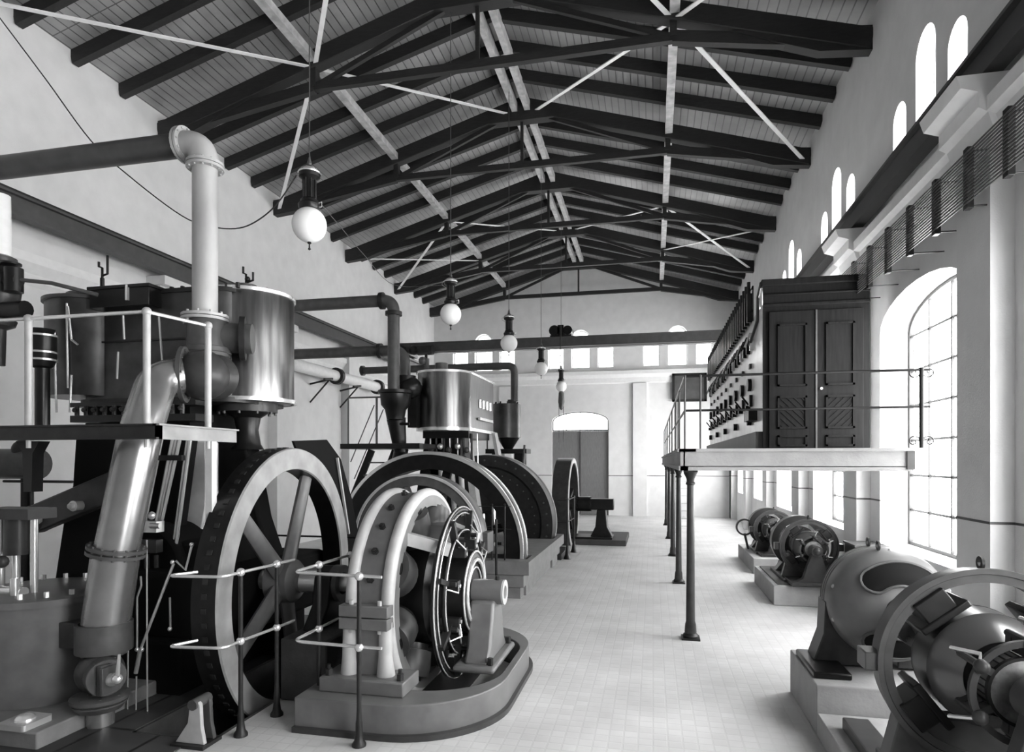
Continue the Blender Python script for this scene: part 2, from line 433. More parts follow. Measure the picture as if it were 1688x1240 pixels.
for x, w in ((NXL, .17), (NXR+.02, .17)):
    for y0 in [3.2+4.15*i for i in range(6)]:
        y1 = y0+4.15
        if y1 > YF: y1 = YF
        pz = ceil_z(x)-.34
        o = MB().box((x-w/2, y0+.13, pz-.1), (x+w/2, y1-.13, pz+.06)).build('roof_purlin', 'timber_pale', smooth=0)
        tag(o, 'pale timber purlin between trusses, halfway up the %s roof slope' % ('left' if x < XC else 'right'), 'purlin', 'pale purlins of the %s roof slope' % ('left' if x < XC else 'right'))
for x in (XC-.16, XC+.16):
    for y0 in [3.2+4.15*i for i in range(6)]:
        y1 = min(y0+4.15, YF)
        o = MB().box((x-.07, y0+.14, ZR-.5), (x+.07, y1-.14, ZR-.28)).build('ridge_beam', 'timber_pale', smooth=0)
        tag(o, 'pale timber ridge beam running between trusses under the roof peak', 'beam', 'double ridge beams')
# white wind bracing bars
def brace(a, b, lab):
    tag(MB().bar(a, b, .085, .02).build('wind_brace', 'white_paint', smooth=0), lab, 'brace', 'white wind bracing bars')
zt = lambda x: ceil_z(x)-.48
for y0, nm in ((7.35, 'in the nearest roof bay'), (11.5, 'between the first and second trusses'), (19.8, 'between the third and fourth trusses')):
    y1 = y0+4.15
    near = y0 < 10
    pts = {'L': NXL, 'R': NXR}
    for sd, x in pts.items():
        e = XL+.1 if sd == 'L' else XR-.1; w = 'left' if sd == 'L' else 'right'
        Y0, Y1 = (y1, y0) if near else (y0, y1)
        brace((x, Y0, zt(x)), (e, Y1, zt(e)-.02), 'white bracing bar falling to %s wall %s' % (w, nm))
        brace((x, Y0, zt(x)), (XC+(-.3 if sd == 'L' else .3), Y1, zt(XC)), 'white bracing bar rising from %s purlin to ridge %s' % (w, nm))
        if y0 > 19:
            brace((x, Y1, zt(x)), (e, Y0, zt(e)-.02), 'white crossing brace from far purlin to %s wall %s' % (w, nm))
# ------------------------------------------------------------------ crane beams and travelling crane
def crane_beam(x, s, lab):
    T = thing('crane_runway_beam', lab, 'beam', (x, 5, 6.16))
    m = MB(); m.box((x-.09, YN+.1, 6.5), (x+.09, YF-.3, 6.54)); m.box((x-.02, YN+.1, 6.2), (x+.02, YF-.3, 6.5)); m.box((x-.09, YN+.1, 6.18), (x+.09, YF-.3, 6.22))
    m.build('girder', 'beam_paint', T)
    MB().box((x-.03, YN+.1, 6.54), (x+.03, YF-.3, 6.6)).build('rail', 'iron', T)
crane_beam(3.22, 1, 'dark steel crane runway beam along the right wall above the wall brackets')
crane_beam(-9.62, -1, 'dark steel crane runway beam along the white left wall')
YC = 23.7
T = thing('travelling_crane', 'dark overhead travelling crane bridge spanning the hall near its far end', 'crane', (XC, YC, 6.6))
m = MB(); m.box((-9.75, YC-.1, 6.7), (3.3, YC+.1, 7.05)); m.box((-9.75, YC-.14, 7.02), (3.3, YC+.14, 7.06)); m.build('bridge_girder', 'beam_paint', T)
m = MB(); m.box((-9.7, YC+.5, 6.72), (3.3, YC+.6, 7.05)); m.build('bridge_girder', 'beam_paint', T)
MB().bar((-8.6, YC-.15, 6.6), (2.6, YC-.15, 6.6), .05, .05).build('shaft', 'steel', T)
for x in (-9.62, 3.22):
    m = MB(); m.box((x-.12, YC-.7, 6.66), (x+.12, YC+1.2, 6.9)); m.build('end_carriage', 'iron', T)
    for yy in (YC-.5, YC+1.0):
        MB().cyl((x-.05, yy, 6.74), (x+.05, yy, 6.74), .14).build('wheel', 'iron', T)
cb = MB().cyl((-8.9, YC-.3, 6.72), (-8.3, YC-.3, 6.72), .2, n=20); cb.sph((-9.1, YC-.25, 6.75), .2, 12); cb.box((-8.6, YC-.4, 6.3), (-8.5, YC-.3, 6.7)); cb.build('drive_gear', 'iron', T)
cx = at(925, 550, Y=YC).x
T2 = thing('crane_trolley', 'small dark crab trolley standing on the crane bridge', 'trolley', (cx, YC, 7.06))
m = MB(); m.box((cx-.4, YC-.15, 7.06), (cx+.4, YC+.6, 7.12)); m.cyl((cx-.25, YC-.1, 7.3), (cx-.25, YC+.5, 7.3), .2); m.build('frame', 'iron_black', T2)
MB().cyl((cx+.25, YC-.1, 7.3), (cx+.25, YC+.5, 7.3), .17).build('drum', 'iron_black', T2)
MB().box((cx-.12, YC-.1, 7.1), (cx+.1, YC+.4, 7.5)).build('gear_case', 'iron_black', T2)
T3 = thing('chain_hoist', 'slim chain and hook block hanging from the crane trolley', 'hoist', (cx, YC-.05, 3))
MB().tube([(cx, YC-.25, 7.1), (cx, YC-.25, 5.6), (cx+.02, YC-.25, 4.7)], .012, 6).build('chain', 'iron', T3)
m = MB(); m.rev([(.001,-.45),(.06,-.4),(.12,-.15),(.1,.2),(.03,.28),(.001,.3)], (cx+.04, YC-.25, 4.75), (0,0,1), 16); m.build('hook_block', 'iron_grey', T3)
MB().tube([(cx-.05, YC-.25, 4.6), (cx-.05, YC-.25, 3.1)], .01, 6).build('chain', 'iron', T3)
MB().tube([(cx+.12, YC-.25, 4.6), (cx+.12, YC-.25, 3.1)], .01, 6).build('chain', 'iron', T3)
# ------------------------------------------------------------------ arc lamps
lamp_at = [at(510, 371, z=5.19), at(743, 518, z=5.19), at(839, 566, z=5.19), at(892, 608, z=5.19), at(925, 637, z=5.19)]
labs = ['large arc lamp with round white globe nearest the viewer, left of centre', 'arc lamp with white globe hanging above the second engine cylinder',
        'arc lamp whose globe hangs in front of the crane bridge', 'small arc lamp below the crane bridge, beside the hoist chain', 'farthest tiny arc lamp, in line with the hoist chain']
def make_lamp():
    T = thing('arc_lamp', labs[0], 'lamp', (0,0,0), 'arc lamps hanging down the middle of the hall')
    m = MB(); m.sph((0,0,0), .2, 32, 1.02); m.build('globe', 'globe', T)
    m = MB(); m.rev([(.001,.2),(.115,.18),(.125,.2),(.13,.235),(.105,.26),(.1,.29),(.075,.31),(.07,.33),(.07,.52),(.09,.54),(.12,.56),(.125,.6),(.1,.63),(.07,.65),(.05,.68),(.03,.7),(.001,.71)], (0,0,0), (0,0,1), 28)
    b_ = m.build('housing', 'iron_black', T)
    m = MB(); m.rev([(.128,.615),(.13,.6),(.132,.615),(.1,.655)], (0,0,0), (0,0,1), 28, closed=True); m.build('collar', 'steel', b_)
    m = MB()
    for a in range(8):
        t_ = a*PI/4; m.cyl((.078*math.cos(t_), .078*math.sin(t_), .3), (.078*math.cos(t_), .078*math.sin(t_), .56), .007, n=6)
    m.build('guard_rods', 'iron', b_)
    m = MB(); m.rev([(.001,-.2),(.02,-.2),(.025,-.215),(.008,-.23),(.01,-.27),(.02,-.285),(.001,-.3)], (0,0,0), (0,0,1), 12); m.build('tip', 'iron', T)
    m = MB(); m.tube([(-.1,0,.62),(-.17,0,.6),(-.17,0,.56),(-.08,0,.5)], .005, 6); m.tube([(.1,0,.24),(.16,0,.26),(.16,0,.2),(.1,0,.2)], .006, 6); m.build('terminal', 'steel', T)
    m = MB(); m.tube([(0,0,.7),(.012,0,.76),(0,0,.82),(0,0,6.2)], .008, 6); m.rev([(.02,.7),(.03,.72),(.02,.76),(.008,.8)], (0,0,0), (0,0,1), 10); m.build('suspension_wire', 'iron_grey', T)
    return T
L0 = make_lamp()
for i, p in enumerate(lamp_at):
    o = L0 if i == 0 else copy_tree(L0)
    o.location = p; o['label'] = labs[i]
# feed cable of the first lamp
zc = 6.8
P_ = [at(0, 30, Y=6.6), at(75, 130, Y=6.6), at(150, 232, Y=6.6), at(215, 292, Y=6.6), at(300, 356, Y=6.6), at(350, 374, Y=6.65), at(395, 376, Y=6.65), at(430, 360, Y=6.7), at(460, 332, Y=6.7), lamp_at[0]+Vector((-.17, 0, .6))]
def smooth_path(P_, k=6):
    out = []
    for i in range(len(P_)-1):
        p0 = P_[max(i-1,0)]; p1 = P_[i]; p2 = P_[i+1]; p3 = P_[min(i+2,len(P_)-1)]
        for j in range(k):
            u = j/k; out.append(.5*((2*p1)+(p2-p0)*u+(2*p0-5*p1+4*p2-p3)*u*u+(3*p1-p0-3*p2+p3)*u**3))
    return out+[P_[-1]]
tag(MB().tube([at(-60, -60, Y=6.6)]+smooth_path(P_), .008, 6).build('lamp_cable', 'iron'), 'thin dark cable sagging across the upper left to the large arc lamp', 'cable')
P_ = [lamp_at[0]+Vector((.16,0,.22)), at(562, 375, Y=7.5), at(600, 420, Y=9), at(650, 470, Y=11), lamp_at[1]+Vector((-.17,0,.56))]
tag(MB().tube(smooth_path([Vector(q) for q in P_]), .005, 6).build('lamp_cable', 'iron_grey'), 'thin cable running from the large arc lamp to the second arc lamp', 'cable')
# ------------------------------------------------------------------ gallery on the right
GX, GY, GZ = .36, 8.78, 2.56
GYF = 25.2
g = MB(); g.box((GX+.1, GY+.1, 2.40), (XW-.22, GYF, 2.54)); T = thing('gallery', 'raised switchboard gallery deck with pale fascia along the right wall', 'gallery', (1.8, 12, 2.3))
g.build('deck', 'concrete', T)
m = MB(); m.box((GX+.04, GY, 2.33), (3.12, GY+.06, 2.54)); m.box((GX-.02, GY-.04, 2.53), (3.17, GY+.2, 2.57)); m.box((GX, GY, 2.28), (3.14, GY+.1, 2.34))
m.box((GX+.0, GY, 2.33), (GX+.06, GYF, 2.54)); m.box((GX-.04, GY-.04, 2.53), (GX+.2, GYF, 2.57)); m.box((GX-.02, GY, 2.28), (GX+.1, GYF, 2.34))
m.build('fascia', 'concrete', T)
MB().box((3.08, GY-.02, 2.3), (3.17, GY+.12, 2.53)).build('beam_end', 'beam_paint', T)
def make_column():
    T = thing('gallery_column', 'x', 'column', (0,0,0), 'iron columns under the gallery')
    m = MB(); m.rev([(.001,.05),(.075,.05),(.08,.1),(.072,.2),(.06,.24),(.052,1.2),(.047,2.05),(.047,2.1),(.001,2.1)], (0,0,0), (0,0,1), 24); m.build('shaft', 'iron_mid', T)
    m = MB(); m.box((-.12,-.12,0),(.12,.12,.025)); m.rev([(.001,.025),(.1,.025),(.105,.045),(.095,.065),(.08,.08),(.001,.08)], (0,0,0), (0,0,1), 24); m.build('base', 'iron', T)
    m = MB(); m.rev([(.047,2.08),(.062,2.09),(.062,2.11),(.05,2.13),(.055,2.17),(.09,2.24),(.095,2.27),(.001,2.27)], (0,0,0), (0,0,1), 24); m.box((-.09,-.09,2.255),(.09,.09,2.28)); m.build('capital', 'iron', T)
    return T
C0 = make_column()
cl = ['nearest iron column standing at the front corner of the gallery', 'second iron gallery column from the front', 'third iron gallery column from the front', 'fourth iron gallery column from the front', 'farthest iron column under the gallery']
for i, y in enumerate((8.95, 13.0, 16.7, 20.4, 24.7)):
    o = C0 if i == 0 else copy_tree(C0); o.location = (.5, y, 0); o['label'] = cl[i]
# railing
RT, RM = 3.54, 3.08
T = thing('gallery_railing', 'thin iron two-bar railing along the front and side edge of the gallery', 'railing', (GX+.05, GY+.05, 2.57))
yR = GY+.04; xR = GX+.06
m = MB(); m.tube([(XW-.05, yR, RT), (xR, yR, RT), (xR, GYF-.1, RT)], .017, 8); m.build('top_rail', 'iron_black', T)
m = MB(); m.tube([(XW-.05, yR, RM), (xR, yR, RM), (xR, GYF-.1, RM)], .015, 8); m.build('lower_rail', 'iron_black', T)
for q in [(xR, yR), (.62, yR)]+[(xR, y) for y in (10.6, 12.6, 14.7, 16.8, 19, 21, 23, 25)]:
    m = MB(); m.cyl((q[0], q[1], 2.565), (q[0], q[1], RT), .013, n=8); m.sph((q[0], q[1], RT), .02, 10); m.build('post', 'iron_grey', T)
q = at(1519, 700, Y=yR)
m = MB(); m.cyl((q.x, yR, 2.565), (q.x, yR, RT+.02), .028, n=10)
def scroll(m, cx_, cz_, s, up, y):
    P2 = []
    for i in range(22):
        a = i/21*1.6*2*PI*.7; rr = .075*(1-i/26)
        P2.append((cx_+s*(.085-rr*math.cos(a)), y, cz_+up*rr*math.sin(a)))
    m.tube(P2, .008, 6)
for s in (-1, 1): scroll(m, q.x, RT-.03, s, -1, yR); scroll(m, q.x, 2.65, s, 1, yR)
m.build('scrolled_post', 'iron_black', T)
# wooden double door standing on the gallery
DY = 10.45
x0 = at(1258, 600, Y=DY).x; x1 = 3.17; zt_ = 5.2
T = thing('wooden_partition', 'tall dark panelled double door partition standing on the gallery', 'partition', ((x0+x1)/2, DY, 2.57))
m = MB(); m.box((x0, DY, 2.57), (x1, DY+.05, zt_)); m.build('frame', 'door_wood', T)
def panel(m, a0, a1, z0, z1, y=DY, fr=.03):
    for (c0, c1) in (((a0, z0), (a1, z0+fr)), ((a0, z1-fr), (a1, z1)), ((a0, z0), (a0+fr, z1)), ((a1-fr, z0), (a1, z1))):
        m.box((c0[0], y-.035, c0[1]), (c1[0], y-.01, c1[1]))
m = MB(); m.box((x0-.03, DY-.06, zt_-.1), (x1, DY+.08, zt_)); m.box((x0, DY-.03, 4.78), (x1, DY+.0, 4.83)); m.box((x0, DY-.03, 4.95), (x1, DY, 4.98)); m.build('cornice', 'door_wood', T, bevel=.01)
mid = (x0+.08+x1-.08)/2
for a0, a1, flip in ((x0+.08, mid-.01, 1), (mid+.01, x1-.1, -1)):
    m = MB(); m.box((a0, DY-.04, 2.59), (a1, DY, 4.7))
    lf = m.build('door_leaf', 'door_wood', T, bevel=.006)
    w = a1-a0
    m = MB(); panel(m, a0+.12, a1-.12, 3.55, 4.5, DY-.03); panel(m, a0+.12, a1-.12, 2.9, 3.4, DY-.03); panel(m, a0+.12, a1-.12, 2.63, 2.8, DY-.03)
    m.build('moulding', 'door_wood', lf)
    m = MB()
    n = 8
    for i in range(n):                      # chevron boarding of the low panel
        for_k = (i+.5)/n
        zlo, zhi = 2.93, 3.37; xl, xr = a0+.15, a1-.15
        tt = for_k*((xr-xl)+(zhi-zlo))
        pa = (xl+max(0, tt-(zhi-zlo)), zlo+min(tt, zhi-zlo)); pb = (xl+min(tt, xr-xl), zlo+max(0, tt-(xr-xl)))
        if flip < 0: pa = (xl+xr-pa[0], pa[1]); pb = (xl+xr-pb[0], pb[1])
        m.bar((pa[0], DY-.045, pa[1]), (pb[0], DY-.045, pb[1]), .018, .012, up=(0,1,0))
    m.build('chevron_strips', 'door_wood', lf)
MB().box((mid-.012, DY-.055, 2.59), (mid+.012, DY-.03, 4.7)).build('cover_strip', 'board_dark', T)
MB().cyl((mid+.06, DY-.1, 3.5), (mid+.06, DY-.04, 3.5), .02, n=10).build('door_knob', 'steel', T)
# switchboard
SX, SY0, SY1 = 1.68, 10.6, 20.0
T = thing('switchboard', 'long white marble switchboard on the gallery beside the wooden partition', 'switchboard', (SX, 14, 2.57))
MB().box((SX, SY0, 2.87), (SX+.06, SY1, 4.85)).build('marble_panel', 'marble', T)
MB().box((SX-.1, SY0, 2.57), (SX+.3, SY1, 2.87)).build('plinth', 'board_dark', T)
MB().tube([(SX-.02, SY0+.0, 5.2), (SX-.02, SY0+.3, 5.05), (SX-.02, SY0+.35, 4.7), (SX-.05, SY0+1.0, 4.4)], .025, 8).build('conduit', 'iron_grey', T)
m = MB(); m.box((SX-.02, SY0+.9, 4.95), (SX+.0, SY1, 5.0)); m.box((SX-.02, SY0+.9, 5.35), (SX, SY1, 5.4))
for yy in (SY0+.9, 13.6, 16.6, SY1-.05): m.box((SX-.02, yy, 4.8), (SX, yy+.04, 5.4))
m.build('rack', 'iron', T)
y = SY0+1.0; k = 0
while y < SY1-.1:
    m = MB(); m.box((SX-.09, y, 4.8), (SX-.01, y+.08, 5.3)); m.cyl((SX-.06, y+.04, 5.3), (SX-.06, y+.04, 5.5), .03, n=8)
    m.build('fuse_bank', 'iron_black', T); y += .3; k += 1
y = SY0+.9; k = 0
while y < SY1-.1:
    m = MB(); m.box((SX-.06, y, 4.3), (SX, y+.06, 4.6)); m.bar((SX-.05, y+.035, 4.6), (SX-.14, y+.035, 4.36), .03, .03)
    m.build('knife_switch', 'iron_black' if k % 3 else 'steel', T); y += .42; k += 1
y = SY0+1.2; k = 0
while y < SY1-.2:
    m = MB(); m.cyl((SX-.06, y, 3.74), (SX, y, 3.74), .11, n=16); m.build('meter', 'iron_black', T)
    m = MB(); m.cyl((SX-.08, y+.1, 3.35), (SX, y+.1, 3.35), .04, n=10); m.box((SX-.05, y-.18, 3.35), (SX, y-.1, 3.55)); m.bar((SX-.03, y+.1, 3.4), (SX-.14, y+.1, 3.55), .03, .03); m.build('lever_switch', 'iron_black', T)
    m = MB(); m.box((SX-.04, y-.1, 4.02), (SX, y+.04, 4.1)); m.build('terminal', 'iron_grey', T)
    if k % 2 == 0:
        m = MB(); m.cyl((SX-.07, y, 3.1), (SX, y, 3.1), .07, n=14); m.build('rheostat', 'iron', T)
    y += .95; k += 1
m = MB()
for yy in (11.1, 11.25, 11.4, 11.55): m.box((SX-.14, yy, 3.08), (SX, yy+.1, 3.25))
m.build('rheostat', 'iron_black', T)
# framed board on the end wall seen over the gallery rail
a = at(1108, 663, Y=YF-.1); b_ = at(1165, 615, Y=YF-.1)
T = thing('framed_board', 'dark framed notice board on the end wall beyond the gallery', 'board', (a.x, YF-.1, a.z))
MB().box((a.x, YF-.16, a.z), (b_.x, YF-.12, b_.z)).build('panel', 'board_dark', T)
m = MB()
for c0, c1 in (((a.x,a.z),(b_.x,a.z+.1)),((a.x,b_.z-.1),(b_.x,b_.z)),((a.x,a.z),(a.x+.1,b_.z)),((b_.x-.1,a.z),(b_.x,b_.z))): m.box((c0[0],YF-.2,c0[1]),(c1[0],YF-.12,c1[1]))
m.build('frame', 'iron', T)
# iron ladder standing behind the first column
T = thing('gallery_ladder', 'pale iron ladder leaning up to the gallery behind its front column', 'ladder', (.42, 24, 0))
lx0 = .75; ly = 22
m = MB(); m.bar((lx0, ly, 0), (lx0, ly+.9, 2.35), .03, .06); m.build('stringer', 'iron_pale', T)
m = MB(); m.bar((lx0+.5, ly, 0), (lx0+.5, ly+.9, 2.35), .03, .06); m.build('stringer', 'iron_pale', T)
for i in range(1, 10): MB().bar((lx0, ly+.09*i, .25*i-.02), (lx0+.5, ly+.09*i, .25*i-.02), .05, .02).build('rung', 'iron_pale', T)
# wall brackets with their bundle of wires
WZ = [4.93+.033*i for i in range(16)]
def make_bracket():
    T = thing('cable_bracket', 'x', 'bracket', (0,0,0), 'wire brackets on the right wall')
    MB().box((-.03,-.045,-.3), (.03,.045,.3)).build('upright', 'iron', T, bevel=.004)
    m = MB()
    for z in (-.27, .27): m.cyl((.02,0,z), (.37,0,z), .008, n=6)
    m.build('stay_rod', 'iron', T)
    return T
B0 = make_bracket()
for i in range(8):
    o = B0 if i == 0 else copy_tree(B0)
    o.location = (3.03, 6.35+.73*i, 5.18)
    o['label'] = ['dark wire bracket nearest the viewer on the right wall', 'dark wire bracket, second from the viewer under the crane beam', 'dark wire bracket, third from the viewer under the crane beam',
      'dark wire bracket, fourth from the viewer under the crane beam', 'dark wire bracket, fifth from the viewer, above the arched window', 'dark wire bracket, sixth from the viewer, just right of the partition top',
      'dark wire bracket above the wooden partition', 'last dark wire bracket before the switchboard'][i]
for i, z in enumerate(WZ):
    tag(MB().tube([(3.0, YN+.3, z), (3.0, 11.9, z)], .009, 6).build('insulated_wire', 'iron_grey'), 'insulated wire strung along the brackets under the right crane beam', 'wire', 'parallel wires along the right wall')
# ------------------------------------------------------------------ ENGINE 1 (left foreground)
X = (1, 0, 0)
def wheel_x(T, cx, cy, cz, R, w, rad, nsp, ph, hubr, faceM, spokeM, rimM, sw=.16):
    """wheel whose shaft runs along X; faces at cx-w .. cx"""
    m = MB(); m.rev([(R-rad, -w), (R, -w), (R, 0), (R-rad, 0)], (cx, cy, cz), X, 96, closed=True); m.build('rim', rimM, T)
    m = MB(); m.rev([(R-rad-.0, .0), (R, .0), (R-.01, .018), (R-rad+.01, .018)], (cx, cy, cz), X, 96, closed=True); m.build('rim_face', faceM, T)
    for i in range(nsp):
        a = ph+2*PI*i/nsp; d = Vector((0, math.cos(a), math.sin(a)))
        c = Vector((cx-w/2, cy, cz)); m = MB()
        s_, e_ = c+d*hubr*.6, c+d*(R-rad*.6); n_ = Vector((0, -d.z, d.y))
        wa, wb = sw*.75, sw*.5; th = w*.28
        vs = []
        for q, ww in ((s_, wa), (e_, wb)):
            for k2 in range(12):
                b2 = 2*PI*k2/12; vs.append(q+n_*ww*math.cos(b2)+Vector((th*math.sin(b2), 0, 0)))
        m.add(vs, [(j, (j+1)%12, 12+(j+1)%12, 12+j) for j in range(12)])
        m.build('spoke', spokeM, T)
    m = MB(); m.rev([(.001,-w-.02),(hubr,-w-.02),(hubr,.0),(hubr*.85,.04),(hubr*.55,.06),(hubr*.55,.1),(.001,.1)], (cx, cy, cz), X, 32); m.build('hub', spokeM, T)
FX, FY, FZ, FR = -3.95, 6.5, 1.05, 1.5
T = thing('flywheel', 'huge spoked flywheel with rim face painted as window-lit, at left foreground in its pit', 'flywheel', (FX, FY, FZ))
T.rotation_euler = (0, 0, .077)
wheel_x(T, FX, FY, FZ, FR, .24, .24, 5, math.radians(66), .24, 'wheel_face', 'motor_grey', 'iron_black')
m = MB()
for i in range(72):
    a = 2*PI*i/72; d = Vector((0, math.cos(a), math.sin(a)))
    m.bar(Vector((FX-.11, FY, FZ))+d*(FR-.005), Vector((FX-.11, FY, FZ))+d*(FR+.01), .05, .05, up=(1,0,0))
bt_ = m.build('barring_teeth', 'iron', T); bt_['kind'] = 'stuff'
T = thing('engine_shaft', 'thick horizontal steel shaft between flywheel and dynamo', 'shaft', (-3, FY, FZ))
m = MB(); m.cyl((-5.6, 6.5, FZ), (-3.6, 6.5, FZ), .12); m.cyl((-3.65, 6.5, FZ), (-1.6, 6.55, FZ), .1); m.build('shaft', 'steel', T)
m = MB(); m.rev([(.12,-.1),(.2,-.1),(.2,.0),(.12,.0)], (-3.35, 6.5, FZ), X, 32, closed=True); m.build('coupling', 'iron_grey', T)
T = thing('bearing_pedestal', 'dark bearing block on stone foundation between flywheel and dynamo', 'bearing', (-3.4, 6.5, 0))
m = MB(); m.box((-3.66, 5.75, 0), (-3.15, 7.3, .62)); m.build('foundation', 'stone_dark', T, bevel=.02)
m = MB(); m.prism([(6.05,.62),(6.95,.62),(6.75,.85),(6.7,1.15),(6.5,1.25),(6.3,1.15),(6.25,.85)], 'x', -3.6, -3.4); m.build('bearing', 'iron_black', T, bevel=.02)
# belt guard behind the flywheel
T = thing('flywheel_guard', 'black sheet guard standing behind the top right of the left flywheel', 'guard', (-4.35, 7.5, 0))
gx = -4.34
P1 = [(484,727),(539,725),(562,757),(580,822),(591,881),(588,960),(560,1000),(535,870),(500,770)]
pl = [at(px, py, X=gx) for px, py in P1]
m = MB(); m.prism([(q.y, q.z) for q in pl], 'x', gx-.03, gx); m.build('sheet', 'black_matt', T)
MB().bar(at(556,755,X=gx+.03), at(575,880,X=gx+.03), .03, .03).build('edge_strip', 'iron_pale', T)
MB().box((gx-.05, 8.1, 0), (gx+.05, 8.25, 1.6)).build('support', 'iron_black', T)
# dynamo 1
DYc = 6.55; DZ = 1.02
T = thing('dynamo', 'big foreground dynamo with rounded pale-edged magnet ring and black brush gear', 'dynamo', (-2.4, DYc, .3))
def torus(m, R, r, x, n=72, k=14, cy=DYc, cz=DZ, ax=X, sx=1.0):
    m.rev([(R+r*math.cos(2*PI*i/k), r*sx*math.sin(2*PI*i/k)) for i in range(k)], (x, cy, cz), ax, n, closed=True)
m = MB(); m.rev([(.9,-.22),(1.04,-.22),(1.04,.22),(.9,.22)], (-2.56, DYc, DZ), X, 80, closed=True)
yk = m.build('yoke', 'motor_grey', T)
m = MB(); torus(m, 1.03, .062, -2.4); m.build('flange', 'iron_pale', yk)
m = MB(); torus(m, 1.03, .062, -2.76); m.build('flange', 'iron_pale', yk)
for a in (150, 165, 195, 210, 225, 135, 120, 100):
    m = MB()
    d = Vector((0, math.cos(math.radians(a)), math.sin(math.radians(a))))
    q = Vector((-2.58, DYc, DZ)); m.cyl(q+d*1.02, q+d*1.07, .035, n=6); m.cyl(q+d*1.02, q+d*1.09, .018, n=8); m.build('bolt', 'iron', yk)
for i in range(8):
    a = PI/8+i*PI/4; d = Vector((0, math.cos(a), math.sin(a))); q = Vector((-2.5, DYc, DZ))
    m = MB(); m.cyl(q+d*.95, q+d*.62, .17, .17, n=20); m.cyl(q+d*.66, q+d*.58, .2, n=20); po = m.build('field_pole', 'iron_black', T)
    m = MB(); m.rev([(.175,-.14),(.235,-.13),(.245,0),(.235,.13),(.175,.14)], q+d*.78, d, 24); m.build('field_coil', 'iron_mid', po)
m = MB(); m.rev([(.001,-.3),(.54,-.3),(.57,-.27),(.57,.27),(.52,.3),(.4,.34),(.3,.35),(.001,.35)], (-2.5, DYc, DZ), X, 48); m.build('armature', 'iron_black', T)
m = MB(); m.rev([(.001,.0),(.42,.0),(.42,.3),(.36,.32),(.34,.3),(.001,.3)], (-2.16, DYc, DZ), X, 48); cm_ = m.build('commutator', 'iron_black', T)
m = MB(); torus(m, .42, .012, -1.85); torus(m, .33, .022, -1.84); torus(m, .25, .01, -1.85); m.build('commutator_ring', 'steel', cm_)
m = MB(); torus(m, .86, .035, -2.02, sx=.8); torus(m, .64, .02, -1.99); rk = m.build('brush_rocker', 'iron_black', T)
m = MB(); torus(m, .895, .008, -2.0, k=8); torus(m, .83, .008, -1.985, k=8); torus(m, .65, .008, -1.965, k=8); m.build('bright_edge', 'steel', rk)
for i in range(8):
    a = PI/8+i*PI/4+.1; d = Vector((0, math.cos(a), math.sin(a))); n_ = Vector((0, -d.z, d.y)); q = Vector((-1.98, DYc, DZ))
    m = MB(); m.bar(q+d*.87, q+d*.45, .05, .07, up=(1,0,0)); m.box(*[tuple(q+d*.5+Vector((s*.1, s*.05, s*.05))) for s in (-1, 1)]); m.cyl(q+d*.6+Vector((-.12,0,0)), q+d*.6+Vector((.1,0,0)), .025, n=10)
    bh = m.build('brush_holder', 'iron', T)
    m = MB(); m.tube([q+d*.52+Vector((.1,0,0)), q+d*.6+n_*.08+Vector((.13,0,0)), q+d*.7+n_*.06+Vector((.04,0,0))], .008, 6); m.cyl(q+d*.48+Vector((.08,0,0)), q+d*.48+Vector((.11,0,0)), .02, n=8); m.build('brush_lead', 'steel', bh)
m = MB(); m.bar((-2.38, DYc-.62, DZ+.62), (-1.98, DYc-.48, DZ+.5), .16, .12); m.build('rocker_arm', 'iron_pale', T)
m = MB(); m.bar((-2.38, DYc+.62, DZ+.62), (-1.98, DYc+.5, DZ+.5), .16, .12); m.build('rocker_arm', 'iron_pale', T)
m = MB(); m.tube([(-2.0, DYc-.3, .42), (-1.98, DYc-.1, .36), (-1.95, DYc-.12, .8)], .012, 6); m.tube([(-1.93, DYc-.4, .8), (-1.95, DYc-.1, .38), (-1.93, DYc+.1, .75)], .01, 6); m.build('lead_cable', 'iron_pale', T)
for s in (-1, 1):
    y0 = DYc+s*1.12
    m = MB(); m.box((-2.82, y0-.06, DZ-.16), (-2.34, y0+.12, DZ-.055)); m.box((-2.82, y0-.06, DZ-.045), (-2.34, y0+.12, DZ+.06)); lg = m.build('clamp_lug', 'motor_grey', T, bevel=.008)
    m = MB()
    for x in (-2.72, -2.44): m.cyl((x, y0, DZ-.2), (x, y0, DZ+.1), .022, n=6)
    m.build('bolt', 'iron_pale', lg)
    y1 = DYc+s*1.05
    m = MB(); m.box((-2.98, y1-.2, .3), (-2.16, y1+.2, .43)); ft = m.build('foot', 'motor_grey', T, bevel=.012)
    m = MB(); m.box((-2.76, y1-.03, .42), (-2.4, y1+.03, DZ)); m.build('foot_web', 'motor_grey', ft)
    for xx in (-2.4, -2.76): MB().tube([(xx, y1+s*.02, .43), (xx, y1+s*.03, .6), (xx, y1+s*.02, DZ-.1)], [.085, .065, .062], 16).build('foot_flange', 'iron_pale', ft)
    m = MB()
    for x in (-2.92, -2.22): m.cyl((x, y1-.12, .43), (x, y1-.12, .49), .035, n=6); m.cyl((x, y1-.12, .43), (x, y1-.12, .53), .018, n=8)
    m.build('foot_bolt', 'iron', ft)
MB().box((-2.3, DYc-.25, DZ+.45), (-2.1, DYc+.05, DZ+.72)).build('terminal_box', 'motor_grey', T, bevel=.01)
